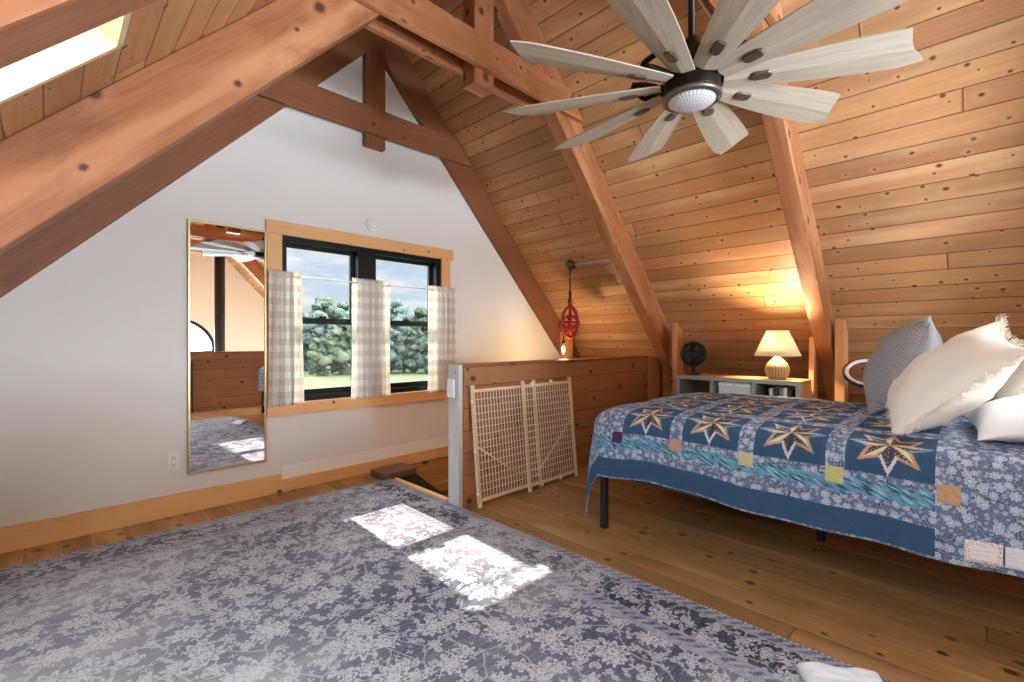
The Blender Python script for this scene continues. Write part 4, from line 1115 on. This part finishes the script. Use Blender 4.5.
# swivel hook
bm = newbm(); tube(bm, [(cx, cy, 1.74), (cx, cy, 1.66)], .016, 10); tube(bm, [(cx+.03*math.cos(a*PI/8), cy, 1.635+.03*math.sin(a*PI/8)) for a in range(16)], .008, 8, closed=True); obj('swivel', bm, M['cord'], pul)
Dv = V((1, -1, 0)).normalized()     # the wheel is seen nearly face on
mw = basis((cx, cy, cz), Dv, V((-1, -1, 0)))
def wring(ra, rb, z, n=40): return [mw @ V((ra*math.cos(a*2*PI/n), rb*math.sin(a*2*PI/n), z)) for a in range(n)]
for zz in (-.032, .032):            # two oval cheek straps
    bm = newbm(); tube(bm, wring(.085, .170, zz), .016, 8, closed=True); tube(bm, [mw @ V((0, -.17, zz)), mw @ V((0, .17, zz))], .013, 8); obj('cheek', bm, M['red'], pul)
bm = newbm(); m3 = mw.to_3x3(); lathe(bm, [(.066, -.020), (.082, -.020), (.084, -.014), (.072, 0.), (.084, .014), (.082, .020), (.066, .020), (.062, .0), (.066, -.020)], V((cx, cy, cz)), 32, m3, False, False)
for k in range(6): tube(bm, [V((cx, cy, cz)), mw @ V((.066*math.cos(k*PI/3), .066*math.sin(k*PI/3), 0))], .008, 8)
obj('sheave', bm, M['red'], pul)
bm = newbm(); tube(bm, [mw @ V((0, 0, -.06)), mw @ V((0, 0, .06))], .014, 10); tube(bm, [mw @ V((-.115, .0, 0)), mw @ V((.115, .0, 0))], .012, 8); tube(bm, [mw @ V((-.115, 0, 0)), mw @ V((-.125, -.04, 0)), mw @ V((-.105, -.06, 0))], .010, 8); obj('axle', bm, M['red'], pul)
bm = newbm(); tube(bm, [mw @ V((0, .18, 0)), mw @ V((0, .26, 0))], [.026, .018], 12); obj('neck', bm, M['red'], pul)
q0 = mw @ V((-.072, 0, 0))
bm = newbm(); tube(bm, [q0, V((q0.x, q0.y, 1.18))], .006, 8); obj('drop_cord', bm, M['cord'], pul)
bm = newbm(); lathe(bm, [(.010, .05), (.020, .045), (.020, .0), (.0, .0)], (q0.x, q0.y, 1.145), 16); obj('socket', bm, M['cord'], pul)
bm = newbm(); lathe(bm, [(.016, 0), (.03, -.03), (.042, -.07), (.040, -.10), (.025, -.125), (0., -.133)], (q0.x, q0.y, 1.15), 24, None, False, False); bl = obj('bulb', bm, M['bulb'], pul)
bm = newbm(); tube(bm, [V((q0.x+.012*math.cos(a*1.3), q0.y+.012*math.sin(a*1.3), 1.125-.006*a)) for a in range(12)], .0035, 6); obj('filament', bm, M['filament'], bl)
bm = newbm(); tube(bm, [PR(sk(2*XR-px_) , y, -.016) for y in (3.17, 2.505)], .012, 8); tag(obj('conduit_pipe', bm, M['galv']), 'thin steel conduit from the pulley lamp to the middle rafter', 'conduit', 'steel conduits')
# ------------------------------------------------------------------ seen in the mirror
bm = newbm(); tube(bm, [(2.54, -3.4, LOWZ), (2.54, -3.4, zr(2.65))], .095, 24)
tag(obj('stove_pipe', bm, M['pipe'], smooth=False), 'black stovepipe rising past the rear half wall', 'stovepipe')
bs = thing('folded_stand', 'slim black folded stand leaning on the rear half wall', 'stand', (1.66, BACK+.06, 0))
bm = newbm(); Ms = basis((1.66, BACK+.12, .0), (1, 0, 0), (.0, -.10, 1)); box(bm, (-.035, -.02, .30), (.035, .02, .86), Ms); obj('body', bm, M['blackp'], bs, bevel=.008)
for dx in (-.02, .02):
    bm = newbm(); box(bm, (dx-.011, -.012, .005), (dx+.011, .012, .32), Ms); obj('leg', bm, M['blackp'], bs, bevel=.004)
# far gable windows
W5 = struct(thing('window_5', 'half round black window in the far gable', 'window', (XR, YS, .91)), 'half round black window in the far gable', 'window')
bm = newbm(); tube(bm, [(XR+.77*math.cos(a*PI/24), YS-.09, .91+.77*math.sin(a*PI/24)) for a in range(25)], .045, 8); box(bm, (XR-.8, YS-.13, .87), (XR+.8, YS-.05, .95)); obj('frame', bm, M['black'], W5)
bm = newbm(); face(bm, [(XR+.77*math.cos(a*PI/24), YS-.09, .91+.77*math.sin(a*PI/24)) for a in range(25)]); obj('glass', bm, M['glass'], W5)
W6 = struct(thing('window_6', 'added unseen lower windows in the far gable, for daylight', 'window', (XR, YS, LW[2])), 'added unseen lower windows in the far gable, for daylight', 'window')  # added out of view as a daylight opening towards the ceiling
bm = newbm()
for x in (LW[0], LW[0]+1.24, LW[0]+2.5, LW[1]-.06): box(bm, (x, YS-.13, LW[2]), (x+.06, YS-.05, LW[3]))
for z in (LW[2], LW[3]-.06): box(bm, (LW[0], YS-.12, z), (LW[1], YS-.06, z+.06))
obj('frame', bm, M['black'], W6)
bm = newbm(); face(bm, [(LW[0], YS-.09, LW[2]), (LW[1], YS-.09, LW[2]), (LW[1], YS-.09, LW[3]), (LW[0], YS-.09, LW[3])]); obj('glass', bm, M['glass'], W6)

# ------------------------------------------------------------------ outdoors
GZ = -3.1
bm = newbm(); N = 48
face(bm, [(400*math.cos(a*2*PI/N), 400*math.sin(a*2*PI/N), GZ) for a in range(N)])
struct(obj('ground', bm, M['lawn']), 'pale green mown field beyond the window', 'lawn')
def tree_proto(seed, mat, R=4.5, H=11.):
    rnd = random.Random(seed)
    r = thing('tree', 'tree', 'tree', (0, 0, 0))
    bm = newbm(); tube(bm, [(0, 0, 0), (.1, 0, H*.25), (-.1, .1, H*.6)], [.35, .28, .12], 8); obj('trunk', bm, M['bark'], r)
    bm = newbm()
    for k in range(44):
        a = rnd.random()*6.28; q = rnd.random()**.5; z = H*(.07 + .77*rnd.random()); rad = R*(.15+.17*rnd.random())*(1.15 - .55*z/H)
        wdt = R*.72*q*(1.15 - .75*(z/H)**2)
        bmesh.ops.create_icosphere(bm, subdivisions=2 if k % 3 else 3, radius=rad, matrix=Matrix.Translation((wdt*math.cos(a), wdt*math.sin(a), z)) @ Matrix.Diagonal((1, 1, .85, 1)))
    for v in bm.verts:
        n1 = mnoise.noise(v.co*.9 + V((seed*7, 0, 0))); n2 = mnoise.noise(v.co*2.6 + V((0, seed*5, 0)))
        v.co += v.co.normalized()*0 + V((n1, mnoise.noise(v.co*.9+V((3, 9, 1))), n2))*.55 + V((n2, n1, mnoise.noise(v.co*3.1)))*.35
        n3 = mnoise.noise(v.co*6.); v.co += V((n3, mnoise.noise(v.co*6.3+V((4,1,7))), mnoise.noise(v.co*5.7+V((1,8,2)))))*.30
        v.co.z = max(v.co.z, .1)
    for f in bm.faces: f.smooth = True
    obj('foliage', bm, mat, r)
    return r
protos = [tree_proto(1, M['leaf'][0]), tree_proto(2, M['leaf'][1]), tree_proto(3, M['leaf'][2])]
rnd = random.Random(11); spots = []
for k in range(22):
    b_ = math.radians(12 + 28*k/21 + rnd.uniform(-.4, .4)); D = rnd.uniform(70, 78); spots.append((b_, D, rnd.uniform(.85, 1.12)))
for k in range(9):
    b_ = math.radians(13 + 26*k/8 + rnd.uniform(-1, 1)); D = rnd.uniform(60, 66); spots.append((b_, D, rnd.uniform(.42, .62)))
side = ['mid green', 'blue green', 'pale green']
used = [False]*3
for k, (b_, D, sc) in enumerate(spots):
    i = rnd.randrange(3)
    o = protos[i] if not used[i] else copy_tree(protos[i]); used[i] = True
    o.location = (D*math.sin(b_), D*math.cos(b_), GZ); o.rotation_euler = (0, 0, rnd.random()*6.28); o.scale = (sc, sc, sc)
    back = k < 22
    o['label'] = f'{side[i]} {"tall tree in the far wood" if back else "low bushy tree in front of the wood"} outside the window'
    o['category'] = 'tree'; o['group'] = f'{side[i]} {"trees of the far wood" if back else "bushy trees before the wood"}'

# ------------------------------------------------------------------ light
def sun(name, d, energy, angle, col=(1, 1, 1)):
    l = bpy.data.lights.new(name, 'SUN'); l.energy = energy; l.angle = math.radians(angle); l.color = col
    o = bpy.data.objects.new(name, l); C.objects.link(o); o.rotation_euler = V(d).to_track_quat('-Z', 'Y').to_euler(); o.location = (0, 0, 12)
sun('sun', (-.03, -1, -.795), 14., .6, (1, .93, .80))
sun('sky_north', (0., -1, -.45), 10., 100, (.84, .93, 1))
sun('sky_west', (.75, .25, -.75), 17., 130, (.72, .87, 1))
sun('sky_fill_east', (-.55, .85, -.62), 27., 100, (.86, .94, 1))  # wide lamp added to shine in through the added right skylight
sun('sky_above', (0., .5, -1), 11., 110, (.78, .90, 1))
def area(name, loc, d, sx, sy, energy, col):
    l = bpy.data.lights.new(name, 'AREA'); l.shape = 'RECTANGLE'; l.size = sx; l.size_y = sy; l.energy = energy; l.color = col
    o = bpy.data.objects.new(name, l); C.objects.link(o); o.location = loc; o.rotation_euler = V(d).to_track_quat('-Z', 'Y').to_euler(); return o
area('fill_lower_windows', (XR, YS-.25, -.85), (0, 1, .12), 3.7, 2.4, 1500, (.76, .89, 1))  # panel lamp added outside the added lower windows to fill the room
area('daylight_arch', (XR, YS-.3, 1.31), (0, 1, -.05), 1.5, .8, 700, (.76, .89, 1))
def point(name, loc, energy, r, col):
    l = bpy.data.lights.new(name, 'POINT'); l.energy = energy; l.shadow_soft_size = r; l.color = col
    o = bpy.data.objects.new(name, l); C.objects.link(o); o.location = loc
point('lamp_glow', (lx, ly, lz+.34), 55., .03, (1, .84, .60))
point('bulb_glow', (q0.x, q0.y, 1.09), 22., .02, (1, .72, .40))

w = NT('sky', True)
tc = w.n('ShaderNodeTexCoord').outputs['Generated']; x, y, z = w.sep(tc)
grad = w.mix(w.step(z, .0, .7), lin(206, 224, 240), lin(128, 174, 226))
zz = w.mth('MAXIMUM', w.add(z, .12), .05)
cn = w.noise(w.xyz(w.mth('DIVIDE', x, zz), w.mth('DIVIDE', y, zz), 2.), 1.1, 7., .6, .3)
col = w.mix(w.step(cn, .44, .66), grad, lin(250, 250, 252))
bg = w.n('ShaderNodeBackground'); w.put(bg.inputs[0], col); w.put(bg.inputs[1], 1.0)
w.done(bg.outputs[0]); bpy.context.scene.world = w.m

# ------------------------------------------------------------------ camera and view
cam = bpy.data.cameras.new('camera'); cam.sensor_width = 36; cam.lens = 36*465/1024; cam.clip_start = .02; cam.clip_end = 900; cam.shift_y = -1/1024
co = bpy.data.objects.new('camera', cam); C.objects.link(co); co.location = (0, 0, 1.2); co.rotation_euler = (PI/2, 0, -PI/4)
S = bpy.context.scene
S.camera = co
S.view_settings.view_transform = 'Standard'; S.view_settings.look = 'None'; S.view_settings.exposure = 0.; S.view_settings.gamma = 1.; S.view_settings.use_curve_mapping = False
try: S.cycles.use_denoising = True; S.cycles.diffuse_bounces = 6; S.cycles.max_bounces = 14; S.cycles.transparent_max_bounces = 12; S.cycles.sample_clamp_indirect = 6.
except Exception: pass
